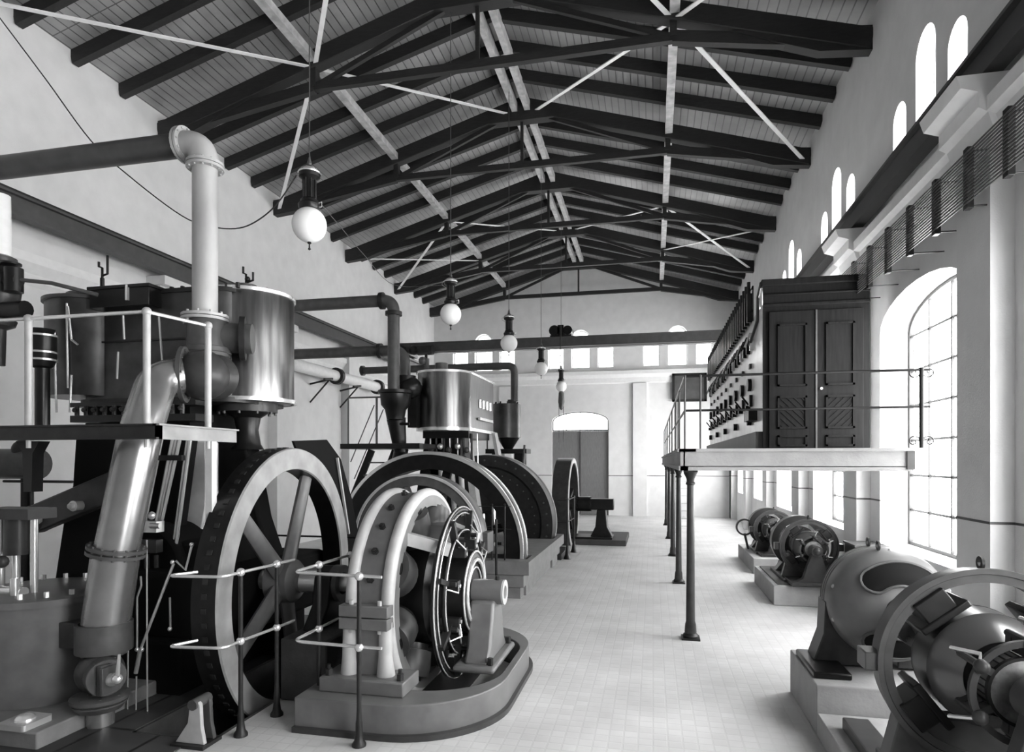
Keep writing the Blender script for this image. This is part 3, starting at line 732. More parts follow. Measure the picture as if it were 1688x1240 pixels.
# its bearing pedestal
m = MB(); m.prism([(DYc-.42,.36),(DYc+.42,.36),(DYc+.3,.5),(DYc+.17,.95),(DYc-.17,.95),(DYc-.3,.5)], 'x', -1.86, -1.6); m.box((-1.95, DYc-.5, .3), (-1.52, DYc+.5, .37))
pd = m.build('bearing_pedestal', 'motor_grey', T, bevel=.03)
m = MB(); m.cyl((-2.0, DYc, DZ), (-1.54, DYc, DZ), .13, n=28); m.build('bearing', 'motor_grey', pd)
m = MB(); m.rev([(.07,0),(.13,0),(.13,.02),(.07,.02)], (-1.54, DYc, DZ), X, 28, closed=True); m.build('bearing_cap', 'iron_pale', pd)
m = MB()
for x in (-1.9, -1.6): m.cyl((x, DYc, DZ+.1), (x, DYc, DZ+.17), .03, n=8)
m.build('oil_cup', 'iron', pd)
m = MB()
for y in (DYc-.4, DYc+.4): m.cyl((-1.58, y, .37), (-1.58, y, .44), .03, n=6)
m.build('foot_bolt', 'iron', pd)
# stone base with rounded corner
def rrect(x0, x1, y0, y1, r, n=14):
    P2 = []
    for cx_, cy_, a0 in ((x1-r, y0+r, -PI/2), (x1-r, y1-r, 0)):
        for i in range(n+1):
            a = a0+PI/2*i/n; P2.append((cx_+r*math.cos(a), cy_+r*math.sin(a)))
    P2 += [(x0, y1), (x0, y0)]
    return P2
out = rrect(-3.12, -1.38, 5.12, 8.0, .95); inn = [(-2.9+(x+3.12)*.76+.12, 6.56+(y-6.56)*.72) for x, y in out]
T = thing('stone_plinth', 'grey curb with rounded corner carrying the foreground dynamo', 'plinth', (-2.3, 6.5, 0))
m = MB(); m.ringprism(out, inn, 0, .3); m.build('curb', 'motor_grey', T, bevel=.012)
m = MB(); m.ringprism([(x+(.04 if x > -3 else 0), y+(.04 if y > 6.5 else -.04)) for x, y in out], inn, 0, .05); m.build('foot_moulding', 'iron_mid', T)
MB().box((-2.8, 5.8, .0), (-1.9, 7.4, .02)).build('pit_floor', 'iron_black', T)
# guard rails
def rail_set(lab, posts, runs, hs=(1.43, .83)):
    T = thing('guard_railing', lab, 'railing', (posts[0][0], posts[0][1], 0), 'ball-jointed guard rails beside the flywheel')
    for (x, y) in posts:
        m = MB(); m.rev([(.001,0),(.06,0),(.06,.02),(.04,.05),(.03,.12),(.028,.2),(.024,.22),(.02,.3),(.019,hs[0]),(.001,hs[0])], (x, y, 0), (0,0,1), 16); m.build('post', 'iron', T)
        m = MB()
        for h in hs: m.sph((x, y, h), .038, 16)
        m.build('ball_joint', 'steel', T)
    for h in hs:
        for rn in runs: MB().tube([(q[0], q[1], h) for q in rn], .014, 10).build('rail', 'steel', T)
def arc_pts(*pts): return bez(*[((p[0], p[1], 0), p[2]) for p in pts], n=6)
rail_set('polished guard railing with two posts in front of the left flywheel', [(-3.52, 4.93), (-3.47, 5.4)],
   [arc_pts((-3.9, 4.86, 0), (-4.02, 4.64, .08), (-3.52, 4.7, .08), (-3.52, 4.93, 0)), [(-3.52, 4.93, 0), (-3.47, 5.4, 0), (-3.46, 5.68, 0)]])
rail_set('polished guard railing with tall dark post in front of the foreground dynamo', [(-2.42, 4.97), (-3.06, 5.45), (-3.07, 6.1)],
   [arc_pts((-3.07, 6.5, 0), (-3.07, 5.02, .1), (-2.22, 4.98, 0))])
T = thing('guard_railing', 'short guard rail behind the left flywheel, seen between its spokes', 'railing', (-3.3, 8.4, 0), 'ball-jointed guard rails beside the flywheel')
for x in (-5.6, -4.6, -3.6):
    m = MB(); m.cyl((x, 8.5, 0), (x, 8.5, 1.3), .022, n=10); m.sph((x, 8.5, 1.3), .04, 12); m.build('post', 'iron', T)
for h in (1.3, .8): MB().tube([(-6.2, 8.5, h), (-3.2, 8.5, h)], .014, 8).build('rail', 'iron', T)
# barring jack
q = at(330, 1226, z=0)
T = thing('barring_jack', 'small grey cast bracket with roller on the floor before the flywheel', 'bracket', (q.x, q.y, 0))
m = MB(); m.box((q.x-.2, q.y-.12, 0), (q.x+.12, q.y+.12, .03)); m.build('base', 'iron', T)
for dy in (-.06, .06):
    m = MB(); m.prism([(q.x-.18,.03),(q.x+.1,.03),(q.x+.07,.18),(q.x+.06,.36),(q.x+.02,.4),(q.x-.04,.36),(q.x-.06,.2)], 'y', q.y+dy-.02, q.y+dy+.02); m.build('cheek', 'iron_pale' if dy < 0 else 'iron_grey', T, bevel=.006)
MB().cyl((q.x, q.y-.1, .36), (q.x, q.y+.1, .36), .045, n=16).build('roller', 'iron_grey', T)
# engine body
T = thing('steam_engine', 'large dark vertical steam engine filling the left of the picture', 'engine', (-5.8, 6.6, 0))
E1 = T
def flange(m, c, ax, r, h=.03): m.cyl(Vector(c)-Vector(ax)*h, Vector(c)+Vector(ax)*h, r, n=32)
# right hand cylinder in polished sheet
cc = at(408, 600, Y=7.15); CX, CY = cc.x, 7.15
zb, ztp = 3.13, 4.47; r_ = .56
m = MB(); m.rev([(.001,zb),(r_-.04,zb),(r_,zb+.04),(r_,ztp-.04),(r_-.02,ztp),(.001,ztp)], (CX, CY, 0), (0,0,1), 64); cy1 = m.build('cylinder', 'sheet', T)
m = MB(); m.rev([(r_-.0,zb),(r_+.035,zb),(r_+.035,zb+.045),(r_,zb+.045)], (CX,CY,0), (0,0,1), 64, closed=True); m.rev([(r_-.03,ztp-.03),(r_+.02,ztp-.03),(r_+.02,ztp+.01),(r_-.03,ztp+.01)], (CX,CY,0), (0,0,1), 64, closed=True); m.build('bead', 'steel', cy1)
m = MB(); m.cyl((CX,CY,ztp),(CX,CY,ztp+.05),.3,n=32); m.cyl((CX-.02,CY,ztp+.05),(CX-.02,CY,ztp+.16),.13,n=20); m.bolts((CX,CY,ztp+.02),(0,0,1),.42,14,.02,.04); m.build('cylinder_head', 'iron_grey', cy1)
m = MB(); m.tube([(CX-.02,CY,ztp+.15),(CX-.02,CY,ztp+.3),(CX-.06,CY,ztp+.32),(CX-.06,CY,ztp+.4)], .014, 8); m.tube([(CX-.0,CY,ztp+.2),(CX+.08,CY,ztp+.22),(CX+.08,CY,ztp+.32)], .014, 8); m.sph((CX,CY,ztp+.24),.035,10); m.build('relief_cock', 'iron_black', cy1)
m = MB(); m.box((CX-.34, CY-r_-.06, 3.62), (CX-.18, CY-.3, 4.12)); m.build('name_pad', 'iron_pale', cy1, bevel=.01)
m = MB(); m.rev([(.001,2.55),(.2,2.55),(.16,2.62),(.13,2.8),(.16,2.95),(.26,3.02),(.28,3.13),(.001,3.13)], (CX,CY,0), (0,0,1), 28); m.build('piston_gland', 'iron_black', cy1)
m = MB(); m.rev([(.3,3.02),(.36,3.02),(.36,3.13),(.3,3.13)], (CX,CY,0), (0,0,1), 32, closed=True); m.bolts((CX,CY,3.04),(0,0,1),.33,10,.02,.05); m.build('gland_ring', 'iron_mid', cy1)
# lagged casing block with receiver
def capsule(x0, x1, y0, y1, r, n=10):
    P2 = []
    for cx_, cy_, a0 in ((x1-r,y0+r,-PI/2),(x1-r,y1-r,0),(x0+r,y1-r,PI/2),(x0+r,y0+r,PI)):
        for i in range(n+1):
            a = a0+PI/2*i/n; P2.append((cx_+r*math.cos(a), cy_+r*math.sin(a)))
    return P2
m = MB(); m.prism(capsule(-7.0,-4.75,6.5,7.7,.35), 'z', 3.15, 4.42); cas = m.build('cylinder_casing', 'sheet_dark', T)
m = MB(); m.prism(capsule(-7.04,-4.71,6.46,7.74,.36), 'z', 3.1, 3.16); m.prism(capsule(-7.02,-4.73,6.48,7.72,.36), 'z', 4.4, 4.45)
m.bar((-6.7,6.485,3.85),(-5.1,6.485,3.85),.02,.02); m.build('casing_band', 'iron', cas)
m = MB()
for i in range(13): m.cyl((-5.65+.15*(i%7), 6.6+(i//7)*.2, 4.44), (-5.65+.15*(i%7), 6.6+(i//7)*.2, 4.5), .025, n=8)
m.build('cover_bolt', 'iron', cas)
m = MB(); bx0, bx1 = at(147,500,Y=6.3).x, at(245,500,Y=6.3).x; m.box((bx0,6.3,4.22),(bx1,6.75,4.44)); m.box((bx0-.02,6.28,4.43),(bx1+.02,6.77,4.47)); lb = m.build('lubricator_box', 'iron_black', T, bevel=.008)
MB().box((-6.0,6.27,4.28),(-5.97,6.3,4.46)).build('hasp', 'steel', lb)
LX, LY = -6.95, 6.75
m = MB(); m.rev([(.001,3.2),(.5,3.2),(.5,4.38),(.46,4.42),(.001,4.42)], (LX,LY,0), (0,0,1), 48); lcy = m.build('cylinder', 'sheet_dark', T)
m = MB(); m.rev([(.47,4.36),(.53,4.36),(.53,4.4),(.47,4.4)], (LX,LY,0), (0,0,1), 48, closed=True); m.cyl((LX,LY,4.42),(LX,LY,4.5),.28,n=28); m.build('cylinder_head', 'iron_grey', lcy)
m = MB(); m.tube([(LX+.15,LY,4.5),(LX+.15,LY,4.72)], .025, 8); m.tube([(LX+.15,LY,4.7),(LX+.15,LY,4.85),(LX+.1,LY,4.87),(LX+.1,LY,4.93)], .015, 8); m.tube([(LX+.15,LY,4.75),(LX+.23,LY,4.77),(LX+.23,LY,5.0)], .015, 8); m.build('relief_cock', 'iron_black', lcy)
# bright oil pipes on casing
for i, (px0, py0, px1, py1) in enumerate(((262,520,268,600),(268,600,268,620),(203,520,205,560),(195,580,193,625),(112,505,118,560),(118,560,128,568),(90,545,93,680),(110,500,112,640),(118,618,115,680))):
    a = at(px0,py0,Y=6.25); b2 = at(px1,py1,Y=6.25)
    MB().tube([a, b2], .012, 8).build('oil_pipe', 'steel', T)
# valve gear rows under the casing
m = MB(); m.box((-6.7,6.2,2.86),(-5.0,6.5,2.94)); m.box((-6.7,6.2,3.04),(-5.0,6.45,3.09)); m.build('valve_gear_bar', 'iron_black', T)
m = MB()
for i in range(12): m.cyl((-6.6+.13*i,6.2,2.94),(-6.6+.13*i,6.2,3.05),.025,n=8); m.sph((-6.6+.13*i,6.17,3.0),.03,8)
m.build('valve_spindle', 'iron_mid', T)
# frames: pale leaning column, front housings
def lean(nm, mt, P2, y0, y1, **k):
    """profile in (X,Z)"""
    return MB().prism(P2, 'y', y0, y1).build(nm, mt, T, **k)
a = [at(*q, Y=6.7) for q in ((322,728),(343,728),(343,835),(330,905),(300,1010),(262,1010),(268,960),(300,760))]
lean('engine_frame', 'frame_pale', [(q.x, q.z) for q in a], 6.66, 6.9, bevel=.02)
a = [at(*q, Y=5.9) for q in ((130,722),(205,722),(180,800),(190,860),(160,1000),(165,1090),(60,1090),(95,960),(110,860),(125,800))]
lean('engine_frame', 'black_matt', [(q.x, q.z) for q in a], 5.85, 6.6, bevel=.03)
lean('engine_frame', 'black_matt', [(-5.6,0),(-4.35,0),(-4.45,.9),(-4.75,1.7),(-4.95,2.65),(-5.9,2.65),(-6.0,1.5)], 7.0, 7.3, bevel=.03)
a = [at(*q, Y=6.45) for q in ((205,722),(318,722),(300,860),(300,1060),(165,1060),(190,900))]
lean('engine_frame', 'black_matt', [(q.x, q.z) for q in a], 6.4, 6.55, bevel=.02)
MB().box((-5.7,5.75,.5),(-4.34,7.9,1.22)).build('crank_pit_cover', 'black_matt', T, bevel=.06)
m = MB(); m.box((-7.0,5.6,.0),(-4.7,8.0,.55)); m.box((-6.6,5.8,.55),(-4.75,7.9,.8)); m.build('bedplate', 'black_matt', T, bevel=.03)
m = MB(); m.box((-6.3,6.2,.8),(-4.75,7.4,1.5)); m.cyl((-5.6,6.1,1.2),(-5.6,7.6,1.2),.5,n=32); m.build('crank_case', 'black_matt', T, bevel=.05)
MB().box((-6.9,6.6,2.76),(-5.4,7.6,3.1)).build('valve_chest', 'black_matt', T)  # black box added to darken the gaps behind the valve gear
MB().box((-6.7,6.62,1.2),(-6.0,7.4,2.76)).build('engine_frame', 'black_matt', T)
# guide and valve rods
for i, (pt, pb) in enumerate((((262,722),(225,905)),((268,722),(232,900)),((285,722),(254,880)),((291,722),(258,880)),((297,722),(262,880)),((309,722),(280,940)),((314,722),(284,945)),((255,722),(232,860)))):
    a = at(*pt, Y=6.15); b2 = at(*pb, Y=6.15); MB().tube([a, b2], .02 if i in (2,4,6) else .013, 8).build('guide_rod', 'steel', T)
m = MB(); a = at(250,868,Y=6.0); m.cbox(a, (.22,.12,.12)); m.cyl(a+Vector((-.1,-.1,0)), a+Vector((-.1,.1,0)), .06, n=14); m.cyl(a+Vector((.08,-.1,.02)), a+Vector((.2,-.1,.02)), .03, n=10); m.sph(a+Vector((0,0,.12)), .045, 12); m.build('cross_head', 'steel', T)
m = MB(); a = at(250,900,Y=6.0); m.cbox(a, (.2,.1,.14)); m.cyl(a+Vector((-.06,0,-.1)), a+Vector((-.06,0,-.28)), .03, n=8); m.cyl(a+Vector((.06,0,-.1)), a+Vector((.06,0,-.24)), .025, n=8); m.build('valve_link', 'iron_mid', T)
m = MB(); a = at(270,755,Y=6.1); m.cbox(a, (.5,.05,.06)); m.build('guide_cross_bar', 'iron_black', T)
# small bright linkages
def rod(P2, r, Y=5.2, mt='steel', nm='control_rod'):
    return MB().tube([at(*q, Y=Y) for q in P2], r, 8).build(nm, mt, T)
rod([(286,930),(232,1070)], .014); rod([(226,1070),(226,985),(233,965),(232,950)], .01); rod([(231,1072),(224,1110)], .02)
rod([(242,890),(243,1200)], .008); rod([(212,970),(210,1195)], .008); rod([(225,1115),(224,1190)], .008)
rod([(290,925),(306,940),(316,900)], .012, 5.6); rod([(280,985),(281,1035)], .012, 5.6)
m = MB()
for q in ((226,1071),(234,1071),(284,927),(280,1037),(316,898)): m.sph(at(*q, Y=5.2), .022, 10)
m.build('rod_joint', 'steel', T)
# slanted rocking lever and its bright pins
m = MB(); a = at(60,856,Y=5.6); b2 = at(205,795,Y=5.6); m.bar(a, b2, .12, .3); m.cyl(a+Vector((0,-.08,0)), a+Vector((0,.08,0)), .15, n=24); m.build('rocking_lever', 'iron_mid', T, bevel=.02)
m = MB()
for q, rr in (((57,857),.06),((127,834),.055)):
    a = at(*q, Y=5.5); m.cyl(a+Vector((0,-.05,0)), a+Vector((0,.05,0)), rr, n=20); m.cyl(a+Vector((0,-.09,0)), a+Vector((0,-.04,0)), rr*.55, n=16)
m.build('lever_pin', 'steel', T)
# working platform with rails
PZ = 2.72; PYf = 4.6; pc = at(262, 697, Y=PYf)
T = thing('engine_platform', 'iron working platform with thin handrail round the left engine', 'platform', (pc.x, PYf, PZ))
xe = pc.x; m = MB(); m.box((-7.6, PYf, PZ-.13), (xe, PYf+.04, PZ)); m.box((-7.6, PYf-.03, PZ-.015), (xe, PYf+.04, PZ)); m.box((-7.6, PYf-.03, PZ-.13), (xe, PYf+.04, PZ-.115)); m.build('front_channel', 'iron', T)
ye = at(390, 705, X=xe).y
m = MB(); m.box((xe-.04, PYf, PZ-.13), (xe, ye, PZ)); m.box((xe-.04, PYf-.03, PZ-.015), (xe+.03, ye, PZ)); m.build('side_channel', 'wheel_face', T)
m = MB(); m.box((-7.6, PYf+.04, PZ-.03), (-6.0, ye, PZ)); m.box((-5.0, 5.15, PZ-.03), (xe-.04, ye, PZ)); m.build('deck', 'iron_black', T)
hz = at(242, 514, Y=PYf+.03).z
pl3 = [(at(47,600,Y=PYf+.03).x, PYf+.03), (at(242,600,Y=PYf+.03).x, PYf+.03)]
yy = at(343, 700, X=xe-.02).y; pl3.append((xe-.02, yy))
for x, y in pl3:
    m = MB(); m.cyl((x,y,PZ),(x,y,hz),.03,n=14); m.sph((x,y,hz),.04,14); m.cyl((x,y,PZ-.2),(x,y,PZ),.02,n=8); m.build('post', 'iron_pale', T)
m = MB(); m.tube([(-7.4,PYf+.03,hz),(pl3[1][0],PYf+.03,hz),(pl3[2][0],pl3[2][1],hz)], .016, 10); m.build('handrail', 'steel', T)
for q in ((47, .13), ):
    a = at(61, 720, Y=5.2)
    m = MB(); m.prism([(a.x-.14,2.6),(a.x+.14,2.6),(a.x+.06,2.48),(a.x+.05,2.1),(a.x-.05,2.1),(a.x-.06,2.48)], 'y', 5.1, 5.22); m.build('bracket', 'iron_black', T)
a = at(348,730,X=xe-.04); MB().bar((a.x, a.y, PZ-.13), (a.x, a.y, 1.22), .07, .07).build('support_leg', 'frame_pale', T)
# main steam pipe
T = thing('steam_pipe', 'thick steam pipe coming from the left and elbowing down to the engine valve', 'pipe', (-4.9, 6.3, 4))
SYp = 6.3; el = at(338, 235, Y=SYp); pr = .135
m = MB(); m.cyl((XL+.01, SYp, el.z), (el.x-.27, SYp, el.z), pr, n=32); m.build('horizontal_pipe', 'pipe_dark', T)
m = MB(); m.tube(bez(((el.x-.27,SYp,el.z),0), ((el.x,SYp,el.z),.26), ((el.x,SYp,el.z-.27),0), n=14), pr+.012, 32); eb = m.build('elbow', 'pipe_paint', T)
m = MB()
for c_, ax in (((el.x-.27,SYp,el.z),(1,0,0)), ((el.x,SYp,el.z-.27),(0,0,1))):
    c_ = Vector(c_); ax = Vector(ax); m.rev([(pr,-.035),(.2,-.035),(.2,-.005),(pr,-.005)], c_, ax, 32, closed=True); m.rev([(pr,.005),(.2,.005),(.2,.035),(pr,.035)], c_, ax, 32, closed=True); m.bolts(c_, ax, .175, 12, .012, .05)
m.build('flange', 'iron_pale', eb)
fz = at(338, 520, Y=SYp).z
m = MB(); m.cyl((el.x,SYp,el.z-.27),(el.x,SYp,fz),pr,n=32); m.build('vertical_pipe', 'pipe_paint', T)
m = MB(); m.cyl((el.x,SYp,fz-.03),(el.x,SYp,fz),.25,n=32); m.cyl((el.x,SYp,fz-.07),(el.x,SYp,fz-.04),.25,n=32); m.bolts((el.x,SYp,fz-.04),(0,0,1),.21,10,.015,.07); m.build('flange', 'iron_pale', T)
T = thing('stop_valve', 'grey cast stop valve chest below the vertical steam pipe', 'valve', (el.x, SYp, fz-.8))
vx = el.x+.05
m = MB(); m.rev([(.001,0),(.2,-.0),(.22,-.05),(.22,-.3),(.25,-.31),(.25,-.36),(.24,-.37),(.24,-.41),(.2,-.42),(.18,-.6),(.1,-.82),(.001,-.85)], (vx, SYp-.02, fz-.07), (0,0,1), 36)
vb = m.build('body', 'iron_grey', T)
m = MB(); m.cyl((vx+.1,SYp+.05,fz-.25),(vx+.42,SYp+.2,fz-.25),.17,n=28); m.build('branch', 'iron_grey', T)
m = MB(); m.cyl((vx+.3,SYp+.14,fz-.25),(vx+.35,SYp+.17,fz-.25),.25,n=28); m.build('branch_flange', 'iron', T)
m = MB(); m.bolts((vx,SYp-.02,fz-.07-.36),(0,0,1),.22,10,.015,.05); m.build('bolt', 'iron', vb)
bb = at(318, 618, Y=5.75)
m = MB(); m.tube([(vx,SYp-.1,bb.z+.02), (bb.x+.12,5.95,bb.z), (bb.x-.1,5.75,bb.z)], [.2,.24,.2], 28); m.build('outlet_bend', 'iron_mid', T)
m = MB(); m.sph((bb.x+.08,5.8,bb.z),.26,28); m.build('bonnet', 'iron_mid', T)
m = MB(); ax = Vector((-.9,-.45,0)).normalized(); c_ = Vector((bb.x-.08,5.72,bb.z)); m.rev([(.18,-.02),(.29,-.02),(.29,.02),(.18,.02)], c_, ax, 32, closed=True); m.bolts(c_, ax, .25, 10, .014, .035); m.build('bonnet_flange', 'iron_grey', T)
# exhaust pipe leaning down
T = thing('exhaust_pipe', 'wide shiny leaning pipe running from under the platform to a floor valve', 'pipe', (-4.9, 4.95, 0))
YP = 4.95
t0 = at(262, 640, Y=5.45); t1 = at(232, 712, Y=5.1); t2 = at(192, 908, Y=YP); t3 = at(172, 1045, Y=YP)
rp = .185
m = MB(); m.tube(bez(((bb.x-.05,5.72,bb.z),0), (tuple(t0+Vector((-.02,0,.08))),.14), (tuple(t1),.2), (tuple(t2),0), n=8), rp, 32); m.build('upper_pipe', 'pipe_exhaust', T)
m = MB(); m.cyl(t2, t3, rp+.015, n=36); m.build('lower_pipe', 'pipe_exhaust', T)
dv = (t3-t2).normalized()
m = MB(); m.rev([(rp,-.04),(rp+.06,-.04),(rp+.06,-.01),(rp,-.01)], t2, dv, 36, closed=True); m.rev([(rp,.01),(rp+.06,.01),(rp+.06,.04),(rp,.04)], t2, dv, 36, closed=True); m.bolts(t2, dv, rp+.035, 14, .012, .055); m.build('flange', 'iron_grey', T)
m = MB(); m.rev([(rp+.02,-.13),(rp+.05,-.13),(rp+.05,.13),(rp+.02,.13)], t3+Vector((0,0,-.02)), (0,0,1), 40, closed=True); m.cyl(t3+Vector((0,0,-.19)), t3+Vector((0,0,-.1)), rp-.0, n=36)
st = m.build('clamp_band', 'iron_grey', T)
m = MB(); m.cbox(t3+Vector((-.32,.02,-.02)), (.22,.2,.24)); m.build('clamp_lug', 'iron_mid', st, bevel=.01)
vz = at(165, 1108, Y=4.85).z; vc = Vector((at(165,1108,Y=4.85).x, 4.85, vz))
m = MB(); m.sph(vc, .2, 32, .95); vv = m.build('valve_body', 'iron_mid', T)
m = MB(); m.cyl(vc+Vector((.08,-.05,0)), vc+Vector((.2,-.13,0)), .16, n=28); m.cbox(vc+Vector((.2,-.11,0)), (.05,.2,.26)); m.cbox(vc+Vector((.13,-.08,0)), (.04,.22,.28)); m.cbox(vc+Vector((.25,-.14,0)), (.03,.2,.24)); m.build('valve_cover', 'iron_grey', vv, bevel=.006)
m = MB(); m.rev([(.06,0),(.05,.05),(.03,.07),(.001,.08)], vc+Vector((.27,-.15,0)), (.9,-.45,0), 16); m.sph(vc+Vector((.38,-.2,.03)), .045, 14); m.cyl(vc+Vector((.38,-.2,.03)), vc+Vector((.42,-.22,.25)), .022, .012, n=10); m.build('valve_spindle', 'steel', vv)
m = MB(); m.rev([(.1,-.02),(.22,-.02),(.24,.0),(.24,.03),(.2,.05),(.1,.05)], vc+Vector((0,0,-.24)), (0,0,1), 32, closed=True); m.rev([(.1,-.09),(.18,-.09),(.22,-.04),(.22,-.025),(.1,-.025)], vc+Vector((0,0,-.24)), (0,0,1), 32, closed=True); m.bolts(vc+Vector((0,0,-.24)), (0,0,1), .2, 8, .015, .05); m.build('valve_flange', 'iron_grey', vv)
m = MB(); m.cyl((vc.x,4.85,0),(vc.x,4.85,vc.z-.25),.115,n=28); m.build('drain_leg', 'pipe_exhaust', T)
# vessel at lower left
T = thing('condenser_vessel', 'grey lagged upright vessel at the lower left corner on a stone step', 'vessel', (-6.0, 5.2, 0))
VX, VY = -5.92, 5.2
m = MB(); m.rev([(.001,.15),(.62,.15),(.62,1.06),(.65,1.06),(.65,1.12),(.6,1.14),(.001,1.14)], (VX,VY,0), (0,0,1), 56); m.build('body', 'motor_grey', T)
m = MB(); m.bolts((VX,VY,1.15),(0,0,1),.57,18,.025,.04); m.build('cover_bolt', 'steel', T)
m = MB()
for dx in (-.3, -.12, .1): m.cyl((VX+dx,VY-.2,1.14),(VX+dx,VY-.2,1.85),.035,n=12)
m.build('column', 'steel', T)
m = MB(); m.cbox((VX-.1,VY-.2,1.9),(.6,.3,.1)); m.cyl((VX-.1,VY-.2,1.5),(VX-.1,VY-.2,1.85),.11,n=16); m.sph((VX-.1,VY-.35,1.45),.06,12); m.sph((VX-.28,VY-.3,1.3),.05,12); m.build('cross_head', 'iron_mid', T)
m = MB(); m.cyl((VX-.3,VY-.3,1.16),(VX+.1,VY-.3,1.16),.05,n=12); m.cyl((VX+.05,VY-.35,1.14),(VX+.05,VY-.35,1.3),.04,n=12); m.build('oil_cup', 'steel', T)
T = thing('stone_step', 'low worn stone plinth at the bottom left corner', 'plinth', (-5.2, 4.4, 0))
MB().box((-6.8, 4.3, 0), (-4.98, 5.9, .15)).build('block', 'stone', T, bevel=.015)
q = at(42, 1185, z=.2)
m = MB(); m.prism(capsule(q.x-.14,q.x+.14,q.y-.14,q.y+.14,.03,3), 'z', .15, .2); m.sph((q.x,q.y,.2),.08,14,.6); tag(m.build('anchor_plate', 'steel'), 'square bright anchor plate with round nut on the corner stone step', 'plate')
# dark chequered plates of the engine pit surround
b = MB(); b.box((-8.5, 3.4, 0), (PX0+.0, 9.0, .012)); b.box((PX0, 3.4, 0), (-3.85, PY0-.02, .012)); tag(b.build('floor_plate', 'iron_plates', smooth=0), 'dark iron floor plates around the left engine', 'floor plates')
# governor at far left
T = thing('governor_valve', 'dark bulbous governor valve with spindle wheel at the far left edge', 'valve', (-6.6, 5.7, 3))
gv = at(0, 470, Y=5.7)
m = MB(); m.rev([(.001,-.9),(.05,-.9),(.06,-.5),(.14,-.46),(.16,-.4),(.1,-.36),(.18,-.2),(.2,-.05),(.19,.1),(.1,.2),(.14,.22),(.16,.26),(.16,.3),(.1,.33),(.001,.34)], gv, (0,0,1), 32); m.build('body', 'iron_mid', T)
m = MB(); m.cyl(gv+Vector((.12,-.05,0)), gv+Vector((.38,-.1,0)), .06, n=14); m.cyl(gv+Vector((.3,-.09,-.12)), gv+Vector((.3,-.09,.14)), .09, n=16); m.cyl(gv+Vector((.26,-.09,.18)), gv+Vector((.26,-.09,.2)), .1, n=16); m.cyl(gv+Vector((.1,-.05,-.3)), gv+Vector((.42,-.05,-.3)), .09, n=14); m.build('side_valve', 'iron_black', T)
m = MB(); m.tube([gv+Vector((.3,-.1,.02)), gv+Vector((.7,0,-.02)), gv+Vector((1.1,.2,-.12))], .022, 8); m.build('drain_pipe', 'iron_grey', T)
m = MB(); m.cyl(gv+Vector((0,0,.3)), gv+Vector((-.02,0,1.0)), .11, n=24); m.build('riser_pipe', 'white_paint', T)
gp = at(70, 500, Y=5.6)
T = thing('dashpot', 'slim dark upright dashpot with bright collars beside the handrail post', 'dashpot', (gp.x, 5.6, 2.7))
m = MB(); m.rev([(.001,2.75),(.07,2.75),(.07,3.4),(.1,3.42),(.13,3.5),(.13,3.75),(.1,3.78),(.12,3.82),(.001,3.84)], (gp.x,5.6,0), (0,0,1), 24); m.build('body', 'iron_black', T)
m = MB()
for z in (3.48, 3.56, 3.74): m.rev([(.125,z),(.14,z),(.14,z+.02),(.125,z+.02)], (gp.x,5.6,0), (0,0,1), 24, closed=True)
m.build('collar', 'steel', T)
# small horizontal pump seen through the gap below the platform
a = at(45, 765, Y=7.5)
T = thing('air_pump', 'small light horizontal pump cylinder seen under the platform at far left', 'pump', (a.x, 7.5, 2))
m = MB(); m.cyl(a+Vector((-.5,0,0)), a+Vector((.2,0,0)), .22, n=28); m.build('barrel', 'iron_grey', T)
MB().sph(a+Vector((-.05,0,.2)), .16, 20).build('dome', 'iron', T)
m = MB(); m.cyl((a.x,7.5,0),(a.x,7.5,a.z-.2),.08,n=14); m.tube([a+Vector((-.3,-.1,-.25)), a+Vector((.9,-.1,-.25))], .02, 8); m.build('stand', 'iron_black', T)
# stay column and feed pipe behind first cylinder
a = at(372, 680, Y=8.2)
m = MB(); m.cyl((a.x,8.2,0),(a.x,8.2,3.1),.07,n=16); tag(m.build('support_column', 'iron'), 'thin dark iron column behind the right-hand engine cylinder', 'column')
m = MB(); m.tube(bez(((a.x-.35,7.9,.2),0),((a.x-.35,7.9,2.32),.12),((a.x+.65,7.9,2.35),0)), .035, 10); tag(m.build('feed_pipe', 'pipe_paint'), 'thin pipe bending right below the first cylinder', 'pipe')
# ------------------------------------------------------------------ pipework of engine 2
def hpipe(nm, lab, cat, pts, r, mt, flg=()):
    T = thing(nm, lab, cat, tuple(pts[-1][0]))
    MB().tube(bez(*pts, n=10), r, 20).build('pipe', mt, T)
    for c_, ax in flg:
        m = MB(); m.cyl(Vector(c_)-Vector(ax)*.04, Vector(c_)+Vector(ax)*.04, r*1.4, n=20); m.build('flange', 'iron', T)
    return T
Y1 = 12.4; e = at(649, 495, Y=Y1); zb_ = at(649, 645, Y=Y1).z
hpipe('steam_pipe', 'upper horizontal pipe elbowing down to the second engine', 'pipe', [((XL+.4,Y1,e.z),0),((e.x,Y1,e.z),.25),((e.x,Y1,zb_),0)], .125, 'iron_grey', [((e.x-.26,Y1,e.z),X),((e.x,Y1,e.z-.28),(0,0,1))])
Y2 = 13.4; e2 = at(668, 577, Y=Y2)
hpipe('steam_pipe', 'middle horizontal pipe passing behind the upper pipe into a valve', 'pipe', [((XL+.55,Y2,e2.z),0),((e2.x,Y2,e2.z),.35),((e2.x,Y2,e2.z-.65),0)], .12, 'iron_grey', [((e2.x-.6,Y2,e2.z),X)])
Y3 = 16.5; e3 = at(848, 603, Y=Y3); s3 = at(598, 608, Y=Y3)
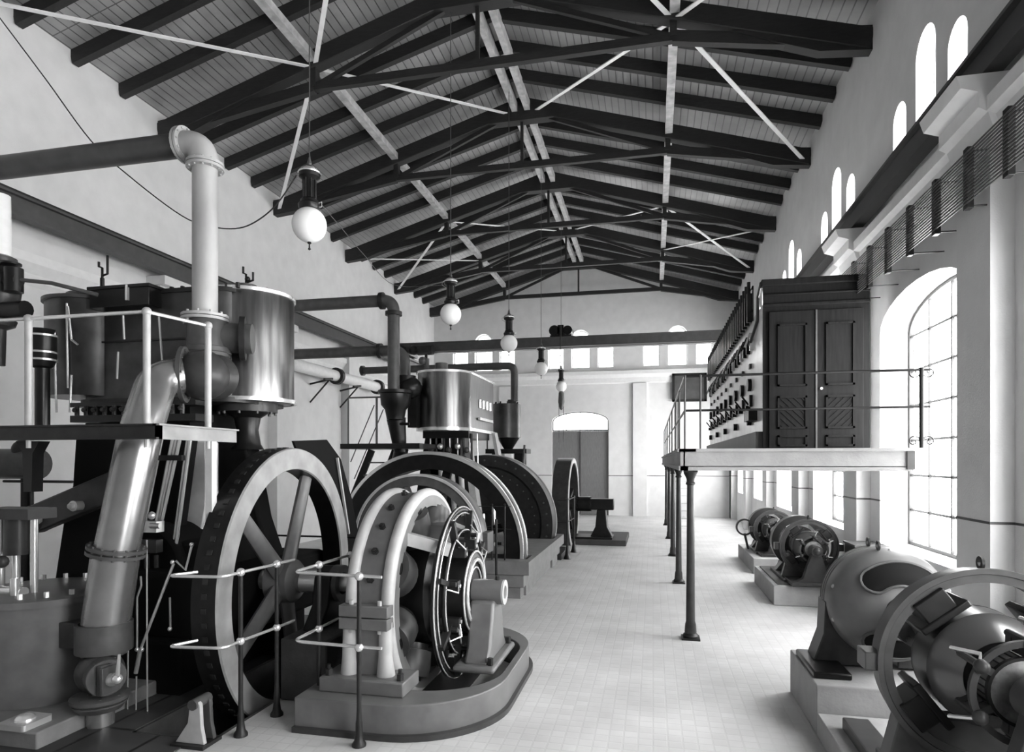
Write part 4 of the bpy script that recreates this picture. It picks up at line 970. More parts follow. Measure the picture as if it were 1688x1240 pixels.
hpipe('steam_pipe', 'long low pipe running behind the second engine to the small cylinder', 'pipe', [((s3.x,Y3,e3.z),0),((e3.x,Y3,e3.z),.2),((e3.x,Y3,at(848,662,Y=Y3).z),0)], .1, 'pipe_dark', [((s3.x,Y3,e3.z),X)])
# white pipe along the left wall with brackets
za = at(480, 600, X=-9.7); zb2 = at(630, 645, X=-9.7)
T = thing('wall_pipe', 'pale lagged pipe running along the left wall above the ladder', 'pipe', (-9.7, 18, za.z))
MB().tube([(-9.7, 12, za.z), (-9.7, zb2.y+1, za.z)], .17, 20).build('pipe', 'white_paint', T)
for px in (555, 622):
    a = at(px, 622, X=-9.7)
    m = MB(); m.rev([(.17,-.08),(.26,-.08),(.26,.08),(.17,.08)], (-9.7, a.y, za.z), (0,1,0), 20, closed=True); m.build('flange', 'iron', T)
for px in (530, 578):
    a = at(px, 625, X=-9.7)
    m = MB(); m.bar((XL+.02, a.y, za.z-.35), (-9.4, a.y, za.z-.22), .04, .05); m.bar((XL+.02, a.y, za.z-.9), (-9.45, a.y, za.z-.25), .03, .04); m.bar((-9.5,a.y-.2,za.z-.24),(-9.4,a.y+.1,za.z-.2),.08,.06); m.build('bracket', 'iron', T)
# ------------------------------------------------------------------ ENGINE 2
T = thing('steam_engine', 'second vertical steam engine with bright sheet-clad cylinder, at mid-left', 'engine', (-4.3, 13.4, 0))
YE = 13.0; cL = at(690, 660, Y=YE+.3).x; cR = at(776, 660, Y=YE+.3).x
zt2 = at(740, 613, Y=YE).z; zb3 = at(740, 706, Y=YE).z
rr = (cR-cL)/2
pol = []
for i in range(21): a = PI+PI*i/20; pol.append((cL+rr+rr*math.cos(a), YE+rr*.6+rr*math.sin(a)))
pol += [(cR, YE+2.3), (cL, YE+2.3)]
m = MB(); m.prism(pol, 'z', zb3, zt2); cy = m.build('cylinder', 'sheet', T, smooth=30)
m = MB(); k = [(cL+rr+(x-cL-rr)*1.05, YE+.9+(y-YE-.9)*1.03) for x, y in pol]; m.prism(k, 'z', zb3-.05, zb3+.02); m.prism(k, 'z', zt2-.02, zt2+.03); m.build('bead', 'steel', cy)
m = MB(); m.cyl((cL+rr-.1,YE+.4,zt2),(cL+rr-.1,YE+.4,zt2+.25),.14,n=18); m.tube([(cL+.2,YE+.3,zt2+.1),(cL+.2,YE+.3,zt2+.35)], .05, 8); m.sph((cL+.1,YE+.3,zt2+.3),.1,10); m.build('cylinder_head', 'iron_grey', cy)
m = MB()
for i in range(4): m.cyl((cR+.02,YE+1.0+.3*i,zb3+.5),(cR+.02,YE+1.0+.3*i,zb3+.7),.05,n=8)
m.bar((cR+.05,YE+.8,zb3+.25),(cR+.05,YE+2.0,zb3+.25),.05,.06); m.build('indicator_gear', 'steel', cy)
m = MB(); m.box((cL+.1, YE+.3, zb3-.2), (cR-.05, YE+2.1, zb3-.03)); m.build('cylinder_foot', 'iron_black', T)
for i in range(11):
    x = cL+.25+i*.105
    MB().cyl((x,YE+.4+.1*(i%3),2.35),(x+.03*((i%3)-1),YE+.45,zb3-.1),.03 if i%2 else .018,n=8).build('valve_rod', 'steel' if i%2==0 else 'iron', T)
for i in range(5):
    MB().sph((cL+.3+i*.2,YE+.3,2.65+.08*(i%2)),.07,12).build('oil_cup', 'steel' if i%2 else 'iron_mid', T)
m = MB(); m.box((cL+.15,YE+.2,2.45),(cR-.1,YE+.3,2.52)); m.box((cL+.2,YE+.5,2.1),(cR-.3,YE+1.2,zb3-.2)); m.build('valve_chest', 'iron_black', T)
def leanY(nm, mt, P2, y0, y1, T_, **k): return MB().prism(P2, 'y', y0, y1).build(nm, mt, T_, **k)
leanY('engine_frame', 'iron_black', [(cL-.45,.67),(cL+.15,.67),(cL+.35,1.5),(cL+.5,zb3),(cL+.1,zb3),(cL-.15,1.6)], YE+.5, YE+1.0, T, bevel=.03)
leanY('engine_frame', 'iron_pale', [(cR-.25,zb3),(cR-.15,zb3),(cR+.25,.4),(cR+.05,.4)], YE+.5, YE+.8, T)
leanY('engine_frame', 'iron_pale', [(cR+.0,zb3),(cR+.08,zb3),(cR+.6,.4),(cR+.45,.7)], YE+2.1, YE+2.4, T)
m = MB(); m.box((cL-.5,YE-.2,.67),(cR+.8,YE+1.2,.78)); m.build('bedplate', 'iron_black', T)
for x in (cR-.55, cR-.3, cR-.1): MB().cyl((x,YE+.2,.8),(x-.1,YE+.2,2.3),.06,n=12).build('guide_rod', 'iron_pale', T)
for i in range(3):
    MB().cyl((-3.3+.22*i, 12.3, .72), (-3.33+.22*i, 12.35, 1.35+.15*(i%2)), .045, n=12).build('bearing_stud', 'steel', T)
m = MB(); m.cyl((-3.3,12.2,.95),(-2.5,12.2,.95),.14,n=18); m.sph((-2.75,12.15,1.1),.14,14); m.build('end_bearing', 'steel', T)
# dark valve tower at its left
a = at(662, 665, Y=12.4)
m = MB(); m.rev([(.001,-.35),(.18,-.3),(.22,-.1),(.3,.0),(.32,.22),(.36,.24),(.36,.3),(.15,.32),(.001,.32)], at(652,668,Y=12.4), (0,0,1), 24); m.sph(at(676,640,Y=12.7),.25,18); m.cyl(at(670,620,Y=12.7),at(670,645,Y=12.7),.2,n=18); m.cyl(at(660,745,Y=12.6), at(653,690,Y=12.5), .13, .2, n=18); m.cyl(at(648,800,Y=12.9), at(662,740,Y=12.7), .15, .15, n=18)
m.box(tuple(at(672,705,Y=12.7)), tuple(at(695,640,Y=13.0))); m.cyl(at(640,699,Y=12.4), at(675,699,Y=12.4), .03, n=8); m.build('stop_valve', 'iron_black', T)
# platform and ladder
T = thing('engine_platform', 'narrow dark platform with slim rails on the left of the second engine', 'platform', (-6, 12.5, 2.7))
pz = at(600, 736, Y=12.5).z; xa = at(572,736,Y=12.5).x; xb = at(700,736,Y=12.5).x
MB().box((xa,12.2,pz-.06),(xb,13.2,pz+.05)).build('deck', 'iron_black', T)
hz2 = at(600, 655, Y=12.2).z
for px in (574, 621): x = at(px,700,Y=12.25).x; MB().cyl((x,12.25,pz),(x,12.25,hz2),.025 if px > 600 else .014,n=8).build('post', 'iron_grey', T)
MB().tube([(at(574,655,Y=12.25).x,12.25,hz2),(at(635,655,Y=12.25).x,12.25,hz2)], .018, 8).build('handrail', 'iron_grey', T)
T = thing('iron_stair', 'steep black iron stair leading down from the second engine platform', 'stair', (-6.5, 12.6, 0))
t_a = at(613,742,Y=12.4); t_b = at(636,742,Y=12.4); b_a = at(578,830,Y=12.4); dd = (b_a-t_a)
b_a = t_a+dd*(t_a.z/(-dd.z)); b_b = b_a+(t_b-t_a)
MB().bar(t_a, b_a, .05, .14).build('stringer', 'iron_black', T); MB().bar(t_b+Vector((0,.5,0)), b_b+Vector((0,.5,0)), .05, .14).build('stringer', 'iron_black', T)
for i in range(1, 10):
    u = i/10; MB().bar(t_a+(b_a-t_a)*u, t_b+Vector((0,.5,0))+(b_b-t_b)*u, .14, .03).build('tread', 'iron_black', T)
for q0, q1 in (((617,668),(578,762)),((632,675),(584,790))): MB().tube([at(*q0,Y=12.3), at(*q1,Y=12.3)], .012, 6).build('handrail', 'iron_grey', T)
# small cylinder of the compound engine further back
T = thing('steam_engine', 'small dark upright cylinder standing right of the second engine', 'engine', (-3, 16.5, 0))
YS = 16.5; xl = at(812,690,Y=YS).x; xr = at(858,690,Y=YS).x; zz0 = at(835,722,Y=YS).z; zz1 = at(835,667,Y=YS).z; xm = (xl+xr)/2
m = MB(); m.cyl((xm,YS,zz0),(xm,YS,zz1),(xr-xl)/2,n=40); sy = m.build('cylinder', 'sheet_dark', T)
m = MB(); m.bolts((xm,YS,zz1+.02),(0,0,1),.3,10,.02,.04); m.cyl((xm+.15,YS,zz1),(xm+.15,YS,zz1+.12),.12,n=16); m.build('cylinder_head', 'iron', sy)
m = MB(); m.cyl((xm+.05,YS,zz0-.32),(xm+.05,YS,zz0),.1,.3,n=24); m.build('gland', 'iron_black', T)
m = MB(); m.box((xm-.5,YS-.3,zz0-.42),(xm+.6,YS+.3,zz0-.3)); m.box((xm-.35,YS-.2,0),(xm-.1,YS+.2,zz0-.4)); m.box((xm+.25,YS-.2,0),(xm+.5,YS+.2,zz0-.4)); m.build('engine_frame', 'iron_black', T)
m = MB(); m.tube([(xm-.45,YS-.3,zz0-.3),(xm-.45,YS-.3,zz1-.1)], .02, 6); m.tube([(xm+.5,YS-.3,zz0-.9),(xm+.55,YS-.3,zz0-.2)], .03, 6); m.build('oil_pipe', 'iron_grey', T)
# ------------------------------------------------------------------ wheels of engine 2 (shafts along Y)
YA = (0, 1, 0)
def wheel_y(T, cx, cy, cz, R, w, rad, rimM, edgeM, spk, hub=.25, n=96):
    m = MB(); m.rev([(R-rad,-w/2),(R,-w/2),(R,w/2),(R-rad,w/2)], (cx,cy,cz), YA, n, closed=True); m.build('rim', rimM, T)
    for i in range(spk):
        a = .3+2*PI*i/spk; d = Vector((math.cos(a), 0, math.sin(a)))
        MB().bar(Vector((cx,cy,cz))+d*hub*.5, Vector((cx,cy,cz))+d*(R-rad*.5), .16, .1, up=YA).build('spoke', rimM, T)
    MB().cyl((cx,cy-w*.7,cz),(cx,cy+w*.7,cz),hub,n=28).build('hub', rimM, T)
T = thing('flywheel', 'black ring wheel with bright double edge in front of the second engine', 'flywheel', (-4.1, 11.6, .76))
fx, fy, fz2, fR = -4.1, 11.45, .76, 1.8
wheel_y(T, fx, fy, fz2, fR, .42, .3, 'iron_black', 'steel', 6)
m = MB(); m.rev([(fR-.005,-.22),(fR+.03,-.22),(fR+.03,-.15),(fR-.005,-.15)], (fx,fy,fz2), YA, 96, closed=True); m.rev([(fR-.005,.08),(fR+.03,.08),(fR+.03,.2),(fR-.005,.2)], (fx,fy,fz2), YA, 96, closed=True); m.rev([(fR-.03,-.235),(fR+.03,-.235),(fR+.03,-.215),(fR-.03,-.215)], (fx,fy,fz2), YA, 96, closed=True); m.build('bright_edge', 'steel', T)
T = thing('generator_wheel', 'black drum wheel with riveted side, behind the bright-edged ring wheel', 'flywheel', (-3.6, 14.8, .9))
gx2, gy2, gz2, gR = -3.82, 14.6, .95, 1.6
m = MB(); m.rev([(.3,-.1),(gR-.3,-.2),(gR-.25,-.28),(gR,-.28),(gR,.3),(gR-.25,.3),(.3,.1)], (gx2,gy2,gz2), YA, 96, closed=True); m.build('rim', 'iron', T)
m = MB(); m.bolts((gx2,gy2-.28,gz2),YA,gR-.12,36,.022,.02); m.bolts((gx2,gy2-.2,gz2),YA,gR-.42,36,.015,.03); m.build('rivet', 'iron_grey', T)
m = MB(); m.rev([(gR,.26),(gR+.02,.26),(gR+.02,.3),(gR,.3)], (gx2,gy2,gz2), YA, 96, closed=True); m.build('bright_edge', 'iron_pale', T)
MB().cyl((gx2,gy2-.5,gz2),(gx2,gy2+.5,gz2),.3,n=24).build('hub', 'iron_black', T)
# second dynamo ring in front
T = thing('dynamo', 'second dynamo, flat dark grey magnet ring showing above the foreground one', 'dynamo', (-3.63, 9.7, 0))
rx, ry, rz, rR = -3.6, 9.6, 1.15, 1.05
m = MB(); m.rev([(rR-.17,-.2),(rR-.02,-.2),(rR,-.17),(rR,.17),(rR-.02,.2),(rR-.17,.2)], (rx,ry,rz), YA, 80, closed=True); yk = m.build('yoke', 'iron_grey', T)
m = MB(); m.rev([(rR-.03,-.22),(rR+.01,-.22),(rR+.01,-.18),(rR-.03,-.18)], (rx,ry,rz), YA, 80, closed=True); m.build('flange', 'iron_pale', yk)
for s in (-1, 1):
    m = MB(); m.box((rx+s*(rR-.02)-.11, ry-.18, rz-.16), (rx+s*(rR-.02)+.11, ry+.18, rz+.16)); m.build('clamp_lug', 'iron_grey', T, bevel=.01)
for i in range(8):
    a = PI/8+i*PI/4; d = Vector((math.cos(a),0,math.sin(a))); q = Vector((rx,ry,rz)); m = MB(); m.bar(q+d*.9, q+d*.6, .2, .24, up=YA); m.build('field_pole', 'iron_grey', T)
m = MB(); m.cyl((rx,ry-.25,rz),(rx,ry+.25,rz),.55,n=40); m.cyl((rx,ry-.5,rz),(rx,ry+.9,rz),.1,n=16); m.build('armature', 'iron_black', T)
m = MB(); m.box((rx-.95,ry-.35,0),(rx+.95,ry+.35,.2)); m.prism([(rx-.9,.2),(rx-.4,.2),(rx-.6,.5),(rx-.85,.6)], 'y', ry-.15, ry+.15); m.prism([(rx+.4,.2),(rx+.9,.2),(rx+.85,.6),(rx+.6,.5)], 'y', ry-.15, ry+.15); m.build('bedplate', 'iron', T)
# foundation of engine 2
T = thing('engine_foundation', 'stepped dark stone foundation block under the second engine', 'foundation', (-3, 13, 0))
for i, (ins, z0, z1) in enumerate(((.0,.42,.66),(.1,.2,.42),(.16,0,.2))):
    m = MB(); xe2 = -2.1-ins; z1 -= .012
    for ya, yb2 in ((10.85+ins*.3, 11.2), (11.72, 14.25), (14.95, 15.3)): m.box((-5.9, ya, z0), (xe2, yb2, z1))
    for ya, yb2 in ((11.2, 11.72), (14.25, 14.95)): m.box((-2.2-ins*.1, ya, z0), (xe2, yb2, z1))
    m.build('stone_course', 'stone', T)
# guard posts around it
T = thing('guard_railing', 'thin dark guard railing with slender posts before the second engine', 'railing', (-2.6, 10.95, 0))
for px in (811, 832):
    a = at(px, 925, Y=11.0); m = MB(); m.cyl((a.x,11.0,.65),(a.x,11.0,1.63),.015,n=8); m.sph((a.x,11.0,1.63),.025,8); m.build('post', 'iron_black', T)
a = at(818, 890, Y=10.2)
MB().cyl((a.x,10.2,0),(a.x,10.2,1.45),.02,n=8).build('post', 'iron_black', T)
for h in (1.6, 1.2): MB().tube([(-3.3,11.0,h),(-2.45,11.0,h)], .008, 6).build('rail', 'iron', T)
T = thing('guard_railing', 'dark guard railing post and bars left of the farthest flywheel', 'railing', (-2, 16, 0))
for px, Y in ((935, 15.6), (946, 16.8)):
    a = at(px, 900, Y=Y); m = MB(); m.cyl((a.x,Y,0),(a.x,Y,1.5),.03,n=8); m.rev([(.001,0),(.1,0),(.06,.1),(.03,.3)], (a.x,Y,0), (0,0,1), 12); m.build('post', 'iron_black', T)
for h in (1.45, .9): MB().tube([(-2.3,15.6,h),(at(935,900,Y=15.6).x,15.6,h),(at(946,900,Y=16.8).x,16.8,h)], .015, 6).build('rail', 'iron', T)
a = at(900, 925, z=0)
o = MB().box((a.x-.2, a.y+.2, 0), (a.x+.35, a.y+1.6, .14)).build('kerb_block', 'iron', bevel=.02); tag(o, 'low dark kerb block on the floor below the farthest flywheel', 'block')
# ------------------------------------------------------------------ farthest engine flywheel
T = thing('flywheel', 'slim tall flywheel with grey tread seen edge-on before the end wall door', 'flywheel', (-2.3, 18.6, 0))
hx = at(945, 812, X=None, Y=18.7).x; hz3 = 1.15
R3 = 1.35
m = MB(); m.rev([(R3-.16,-.45),(R3,-.45),(R3,0),(R3-.16,0)], (hx,18.8,hz3), X, 72, closed=True); m.build('rim', 'iron_mid', T)
m = MB(); m.rev([(R3-.14,0),(R3,0),(R3-.01,.02),(R3-.13,.02)], (hx,18.8,hz3), X, 72, closed=True); m.build('rim_face', 'iron_pale', T)
for i in range(6):
    a = 2*PI*i/6+.3; d = Vector((0,math.cos(a),math.sin(a))); q = Vector((hx-.2,18.8,hz3)); MB().bar(q, q+d*(R3-.1), .12, .12, up=X).build('spoke', 'iron', T)
MB().cyl((hx-.5,18.8,hz3),(hx+.12,18.8,hz3),.2,n=20).build('hub', 'iron', T)
T = thing('outboard_bearing', 'black bearing pedestal with coupling on a low dark slab right of the farthest flywheel', 'bearing', (-1.6, 18.8, 0))
m = MB(); m.cyl((hx+.1,18.8,hz3),(hx+1.0,18.8,hz3),.1,n=16); m.build('shaft', 'iron', T)
m = MB(); m.cyl((hx+.15,18.8,hz3),(hx+.5,18.8,hz3),.22,n=20); m.bolts((hx+.3,18.8,hz3),X,.19,8,.03,.22); m.build('coupling', 'iron_black', T)
m = MB(); m.prism([(hx+.5,.2),(hx+1.15,.2),(hx+1.0,.5),(hx+.95,1.0),(hx+.7,1.0),(hx+.65,.5)], 'y', 18.6, 19.0); m.cbox((hx+.83,18.8,hz3),(.7,.3,.32)); m.build('pedestal', 'iron_black', T, bevel=.02)
m = MB(); m.box((hx-.55,18.3,0),(hx+1.55,20.6,.16)); m.build('slab', 'stone_dark', T, bevel=.02)
MB().box((hx-.5,18.4,.16),(hx+1.15,19.3,.22)).build('sole_plate', 'iron_black', T)
# ------------------------------------------------------------------ converter sets at the right
def ring_machine(T, cx, y0, cz, R, L, base_z, rimM='iron_grey', near=True, rim_w=.16, detail=True):
    """motor-generator ring frame with armature; axis along Y, from y0 (near) to y0+L"""
    yc = y0+L/2
    m = MB(); m.rev([(R-.07,-rim_w/2),(R-.02,-rim_w/2),(R,-rim_w/2+.02),(R,rim_w/2-.02),(R-.02,rim_w/2),(R-.07,rim_w/2)], (cx,yc,cz), YA, 80, closed=True); yk = m.build('yoke', rimM, T)
    m = MB(); m.rev([(R-.015,-rim_w/2-.01),(R+.02,-rim_w/2-.01),(R+.02,-rim_w/2+.02),(R-.015,-rim_w/2+.02)], (cx,yc,cz), YA, 80, closed=True); m.build('flange', rimM, yk)
    for i in range(4):
        a = PI/4-.12+i*PI/2; d = Vector((math.cos(a),0,math.sin(a))); q = Vector((cx,yc,cz))
        m = MB(); m.bar(q+d*(R-.05), q+d*(R*.66), R*.34, R*.42, up=YA); m.bar(q+d*(R*.7), q+d*(R*.62), R*.55, R*.46, up=YA); m.build('field_pole', 'iron_black', T, bevel=.01)
    m = MB(); m.rev([(.001,-R*.5),(R*.36,-R*.48),(R*.56,-R*.22),(R*.58,-R*.2),(R*.58,R*.2),(R*.56,R*.22),(R*.4,R*.5),(.001,R*.5)], (cx,yc,cz), YA, 48); ar = m.build('armature', 'iron_black', T)
    m = MB(); m.rev([(R*.37,-R*.49),(R*.575,-R*.23),(R*.585,-R*.2)], (cx,yc,cz), YA, 48); m.rev([(R*.585,R*.2),(R*.575,R*.23),(R*.42,R*.51)], (cx,yc,cz), YA, 48); m.build('winding', 'winding', ar)
    m = MB(); m.cyl((cx,yc-R*.85,cz),(cx,yc-R*.48,cz),R*.3,n=36); m.cyl((cx,yc-R*1.2,cz),(cx,yc+R*1.2,cz),R*.1,n=20); cm_ = m.build('commutator', 'copper', T)
    m = MB(); m.rev([(R*.3,-.01),(R*.33,-.01),(R*.33,.02),(R*.3,.02)], (cx,yc-R*.85,cz), YA, 36, closed=True); m.build('commutator_ring', 'iron_black', cm_)
    m = MB(); m.rev([(R*.44,-.015),(R*.5,-.015),(R*.5,.015),(R*.44,.015)], (cx,yc-R*.9,cz), YA, 40, closed=True); rk = m.build('brush_rocker', 'iron_mid', T)
    m = MB()
    for i in range(28):
        a = 2*PI*i/28; d = Vector((math.cos(a),0,math.sin(a))); m.bar(Vector((cx,yc-R*.84,cz))+d*R*.302, Vector((cx,yc-R*.5,cz))+d*R*.302, .008, .006, up=tuple(d))
    o_ = m.build('segment_gaps', 'iron_black', cm_, whole=True); o_['kind'] = 'stuff'
    for i in range(6):
        a = .5+i*PI/3; d = Vector((math.cos(a),0,math.sin(a))); q = Vector((cx,yc-R*.9,cz))
        m = MB(); m.cyl(q+d*R*.47, q+d*R*.47+Vector((0,R*.4,0)), R*.035, n=10)
        for k2 in range(3): m.bar(q+d*R*.47+Vector((0,R*(.08+.12*k2),0)), q+d*R*.33+Vector((0,R*(.08+.12*k2),0)), R*.07, R*.1, up=YA)
        m.sph(q+d*R*.47+Vector((0,-.02,0)), R*.07, 12); bh = m.build('brush_holder', 'iron_mid', T)
        MB().tube([q+d*R*.47+Vector((0,.0,0)), q+d*R*.6+Vector((R*.1,-.02,.03)), q+d*R*.66+Vector((0,R*.2,0))], R*.02, 6).build('brush_lead', 'steel', bh)
    # bearing bracket and base saddle
    m = MB(); yb = yc-R*1.15
    m.prism([(cx-R*.75,base_z+.04),(cx+R*.75,base_z+.04),(cx+R*.45,base_z+.12),(cx+R*.2,cz-R*.25),(cx+R*.14,cz),(cx-R*.14,cz),(cx-R*.2,cz-R*.25),(cx-R*.45,base_z+.12)], 'y', yb-.06, yb+.06)
    m.cyl((cx,yb-.12,cz),(cx,yb+.12,cz),R*.2,n=28); m.sph((cx,yb-.12,cz),R*.15,16); m.build('bearing_bracket', rimM, T, bevel=.008)
    m = MB(); m.box((cx-R*.85,yb-.12,base_z),(cx+R*.85,yc+R*.5,base_z+.06)); m.prism([(cx-R*.95,base_z+.06),(cx+R*.95,base_z+.06),(cx+R*.8,cz-R*.55),(cx-R*.8,cz-R*.55)], 'y', yc-rim_w/2+.02, yc+rim_w/2-.02); m.build('base', rimM, T, bevel=.01)
    for s in (-1, 1):
        m = MB(); m.cbox((cx+s*(R+.03), yc, cz), (.12, rim_w*.9, .12)); m.build('clamp_lug', rimM, T, bevel=.008)
    m = MB(); m.rev([(.02,-.008),(.045,-.008),(.045,.008),(.02,.008)], (cx,yc,cz+R+.04), X, 14, closed=True); m.build('lifting_eye', 'iron', T)
# big set
AX, AZ = 2.14, 1.07
T = thing('converter_set', 'large ribbed motor with smooth domed housing and slotted end, on the right plinth', 'motor', (AX, 6.6, .44))
A0, A1 = 6.25, 6.95
m = MB(); R = .52
m.rev([(.14,-.36),(.3,-.33),(.42,-.25),(.5,-.12),(R,.0),(R,.12)], (AX,6.55,AZ), YA, 72)
m.rev([(R,.12),(R-.03,.13),(R-.03,.15),(R,.16),(R,.18),(R-.03,.19),(R-.03,.21),(R,.22),(R,.24),(R-.03,.25),(R-.03,.27),(R,.28),(R-.02,.34),(.4,.4),(.001,.42)], (AX,6.55,AZ), YA, 72)
hs = m.build('housing', 'motor_grey', T)
# slots (shaded inside painted as a black surface, with raised lip) on the domed end
for a0, a1 in ((.3*PI, .72*PI), (1.3*PI, 1.7*PI)):
    m = MB(); pin = []; pout = []
    n = 18
    S_, T_, A_ = frame(YA)
    def dome(rad, ang, off):
        pr_ = [(.14,-.36),(.3,-.33),(.42,-.25),(.5,-.12)]
        for q0, q1 in zip(pr_, pr_[1:]):
            if q0[0] <= rad <= q1[0]: h = q0[1]+(q1[1]-q0[1])*(rad-q0[0])/(q1[0]-q0[0])
        return Vector((AX,6.55+h-off,AZ))+Vector((math.cos(ang),0,math.sin(ang)))*rad
    mid_r = .335; hw_ = .1
    def capend(ac, sgn): return [dome(mid_r-hw_*math.cos(PI*k_/8)*sgn*-1 if False else mid_r+hw_*math.cos(PI*k_/8)*(1 if sgn > 0 else -1), ac+sgn*.28*math.sin(PI*k_/8), .015) for k_ in range(1, 8)]
    loop = [dome(mid_r+hw_, a0+(a1-a0)*i/n, .015) for i in range(n+1)]+capend(a1, 1)+[dome(mid_r-hw_, a1-(a1-a0)*i/n, .015) for i in range(n+1)]+capend(a0, -1)
    m.tube(loop, .014, 8, closed=True); m.build('slot_lip', 'iron_grey', hs)
    m = MB(); k3 = n+1; cols_ = []
    for i in range(-4, n+5):
        if i < 0: ang = a0-.28*math.sin(PI/2*(-i)/4); h_ = hw_*math.cos(PI/2*(-i)/4)
        elif i > n: ang = a1+.28*math.sin(PI/2*(i-n)/4); h_ = hw_*math.cos(PI/2*(i-n)/4)
        else: ang = a0+(a1-a0)*i/n; h_ = hw_
        cols_.append([dome(mid_r-h_+2*h_*k_/6, ang, .012) for k_ in range(7)])
    vs_ = [v_ for c_ in cols_ for v_ in c_]
    m.add(vs_, [(c_*7+k_, (c_+1)*7+k_, (c_+1)*7+k_+1, c_*7+k_+1) for c_ in range(len(cols_)-1) for k_ in range(6)]); m.build('slot_dark_fill', 'black_matt', hs)
m = MB()
for a in (.1, .9, 1.1, .5): m.sph(Vector((AX+R*.97*math.cos(a*PI),6.5,AZ+R*.97*math.sin(a*PI))), .022, 10)
m.build('bolt', 'iron_pale', hs)
for dy in (0.0, .28):
    m = MB(); m.rev([(.025,-.008),(.045,-.008),(.045,.008),(.025,.008)], (AX-.1,6.5+dy,AZ+R+.03), X, 14, closed=True); m.build('lifting_eye', 'iron', T)
for s in (-1, 1):
    m = MB(); m.prism([(AX+s*.64,.46),(AX+s*.1,.46),(AX+s*.1,.62),(AX+s*.4,.75),(AX+s*.5,1.06),(AX+s*.525,1.06),(AX+s*.54,.75)], 'y', 6.6, 6.88); ft = m.build('foot', 'iron_mid', T, bevel=.02)
    m = MB(); m.box((AX+s*.72,6.2,.44),(AX+s*.4,6.95,.5)); m.build('foot_pad', 'iron_black', ft, bevel=.015)
m = MB(); m.cyl((AX,5.2,AZ),(AX,6.3,AZ),.09,n=24); m.cyl((AX,5.75,AZ),(AX,5.95,AZ),.2,n=28); m.bolts((AX,5.85,AZ),YA,.16,8,.02,.12); m.build('shaft_coupling', 'iron_mid', T)
T = thing('converter_set', 'large open ring generator with brush gear at the lower right corner', 'generator', (AX+.02, 4.8, .2))
ring_machine(T, 2.08, 4.55, 1.08, .62, .3, .3, 'iron_grey', rim_w=.2)
T = thing('machine_plinth', 'tall pale stone plinth under the ribbed motor', 'plinth', (2.1, 6.5, 0))
MB().box((1.40,6.03,0),(3.0,7.12,.44)).build('block', 'concrete', T, bevel=.012)
T = thing('machine_plinth', 'low plinth with dark bed rails under the lower right ring generator', 'plinth', (2.1, 4.8, 0))
MB().box((1.40,3.3,0),(2.95,6.02,.2)).build('block', 'concrete', T, bevel=.012)
for x in (1.52, 2.45):
    MB().box((x,3.4,.2),(x+.2,5.7,.3)).build('bed_rail', 'iron_grey', T, bevel=.01)
# medium set on second plinth, small set on third
def small_set(cx, y, base_z, R, lab, flab):
    T = thing('motor_generator', lab, 'generator', (cx, y, base_z))
    ring_machine(T, cx, y, base_z+R+.12, R, .2, base_z, 'iron_mid', rim_w=.16)
    y2 = y+.85; cz = base_z+R+.12
    m = MB(); m.rev([(R-.1,-.1),(R+.02,-.1),(R+.02,.1),(R-.1,.1)], (cx,y2,cz), YA, 64, closed=True); m.build('yoke', 'iron_mid', T)
    m = MB(); m.rev([(.001,-.3),(R*.35,-.3),(R*.62,-.12),(R*.62,.15),(R*.4,.3),(.001,.3)], (cx,y2,cz), YA, 40); m.build('armature', 'iron_black', T)
    m = MB(); m.rev([(R*.36,-.295),(R*.63,-.11)], (cx,y2,cz), YA, 40); m.build('winding', 'winding', T)
    m = MB(); m.cyl((cx,y-.3,cz),(cx,y2+.5,cz),.06,n=16); m.build('shaft', 'steel', T)
    m = MB(); m.prism([(cx-R*.9,base_z+.05),(cx+R*.9,base_z+.05),(cx+R*.4,cz-R*.5),(cx-R*.4,cz-R*.5)], 'y', y2-.12, y2+.12); m.box((cx-R*.95,y-.1,base_z),(cx+R*.95,y2+.3,base_z+.05)); m.build('base', 'iron_grey', T, bevel=.01)
    m = MB(); m.prism([(cx-.3,base_z+.05),(cx+.3,base_z+.05),(cx+.1,cz),(cx-.1,cz)], 'y', y2+.38, y2+.46); m.cyl((cx,y2+.32,cz),(cx,y2+.52,cz),.11,n=18); m.build('bearing_bracket', 'iron_grey', T)
    return T
small_set(2.62, 11.75, .35, .46, 'pair of black ring machines coupled together on the middle plinth', '')
T = thing('machine_plinth', 'middle pale plinth under the pair of black ring machines', 'plinth', (2.5, 12.3, 0))
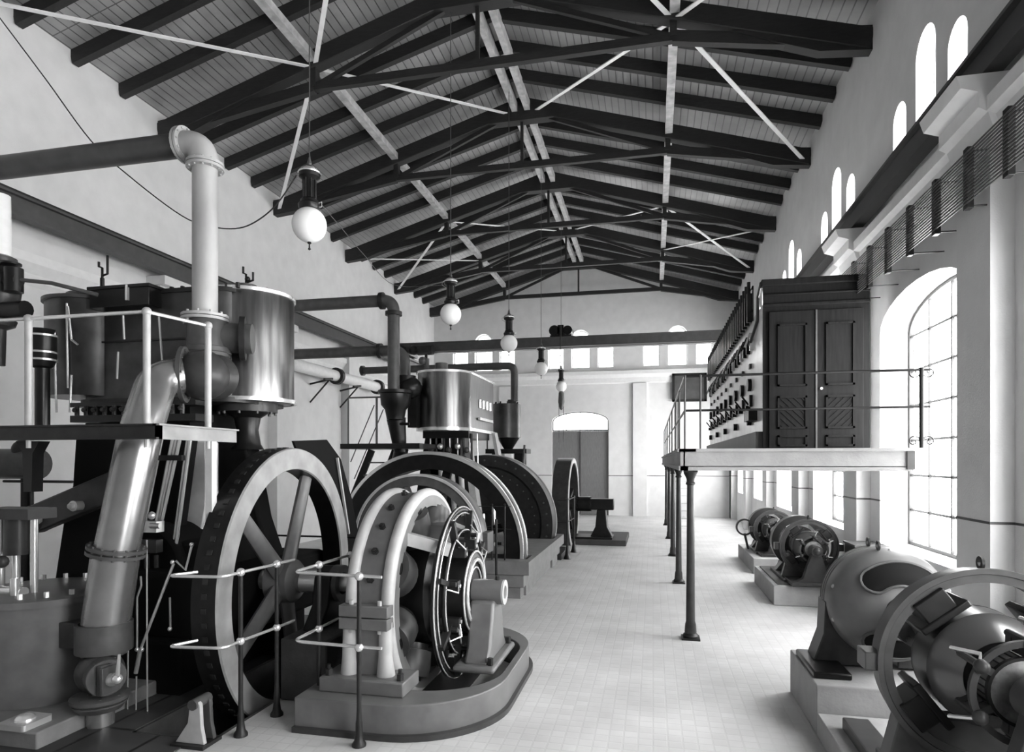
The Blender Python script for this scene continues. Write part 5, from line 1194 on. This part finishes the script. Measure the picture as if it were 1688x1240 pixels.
MB().box((1.97,11.32,0),(3.17,13.4,.33)).build('block', 'concrete', T, bevel=.012)
m = MB(); m.box((2.05,11.4,.33),(3.1,13.3,.35)); m.build('sole_plate', 'iron_grey', T)
small_set(2.65, 15.15, .33, .42, 'small black ring machines on the farthest plinth by the wall', '')
q = at(1232, 945, z=0)
T = thing('machine_plinth', 'farthest pale plinth under the small black ring machines', 'plinth', (2.5, 15.5, 0))
MB().box((2.1,14.4,0),(3.17,16.9,.33)).build('block', 'concrete', T, bevel=.012)
m = MB(); m.rev([(.16,-.04),(.2,-.04),(.2,.04),(.16,.04)], (2.12,15.9,.85), YA, 28, closed=True); m.bar((2.12,15.9,.7),(2.2,15.9,.33),.05,.05); tag(m.build('pulley', 'iron_mid'), 'small belt pulley at the left end of the farthest machines', 'pulley')
# box on the wall behind the motor
a = at(1422, 912, X=3.15)
T = thing('junction_box', 'small dark wall box beside the window, behind the domed motor', 'box', tuple(a))
m = MB(); m.box((2.98,a.y-.25,a.z-.12),(3.39,a.y+.3,a.z+.12)); m.build('case', 'iron', T, bevel=.01)
MB().box((2.96,a.y-.28,a.z+.12),(3.39,a.y+.33,a.z+.15)).build('lid', 'iron_grey', T)
# ------------------------------------------------------------------ light
w = bpy.data.worlds.new('World'); sc.world = w; w.use_nodes = True
bg = w.node_tree.nodes['Background']; bg.inputs['Color'].default_value = (1, 1, 1, 1); bg.inputs['Strength'].default_value = .15
sc.view_settings.view_transform = 'Standard'; sc.view_settings.look = 'None'
sc.view_settings.exposure = 0.85; sc.view_settings.gamma = 1.0; sc.view_settings.use_curve_mapping = False
# ------------------------------------------------------------------ camera
cd = bpy.data.cameras.new('Camera'); cam = bpy.data.objects.new('Camera', cd); col.objects.link(cam)
cam.location = (0, 0, HC); cam.rotation_euler = (PI/2, 0, TH)
cd.sensor_fit = 'HORIZONTAL'; cd.sensor_width = 36; cd.lens = 36*FPX/1688
cd.shift_x = 0; cd.shift_y = 141/1688
cd.clip_start = .05; cd.clip_end = 200
sc.camera = cam
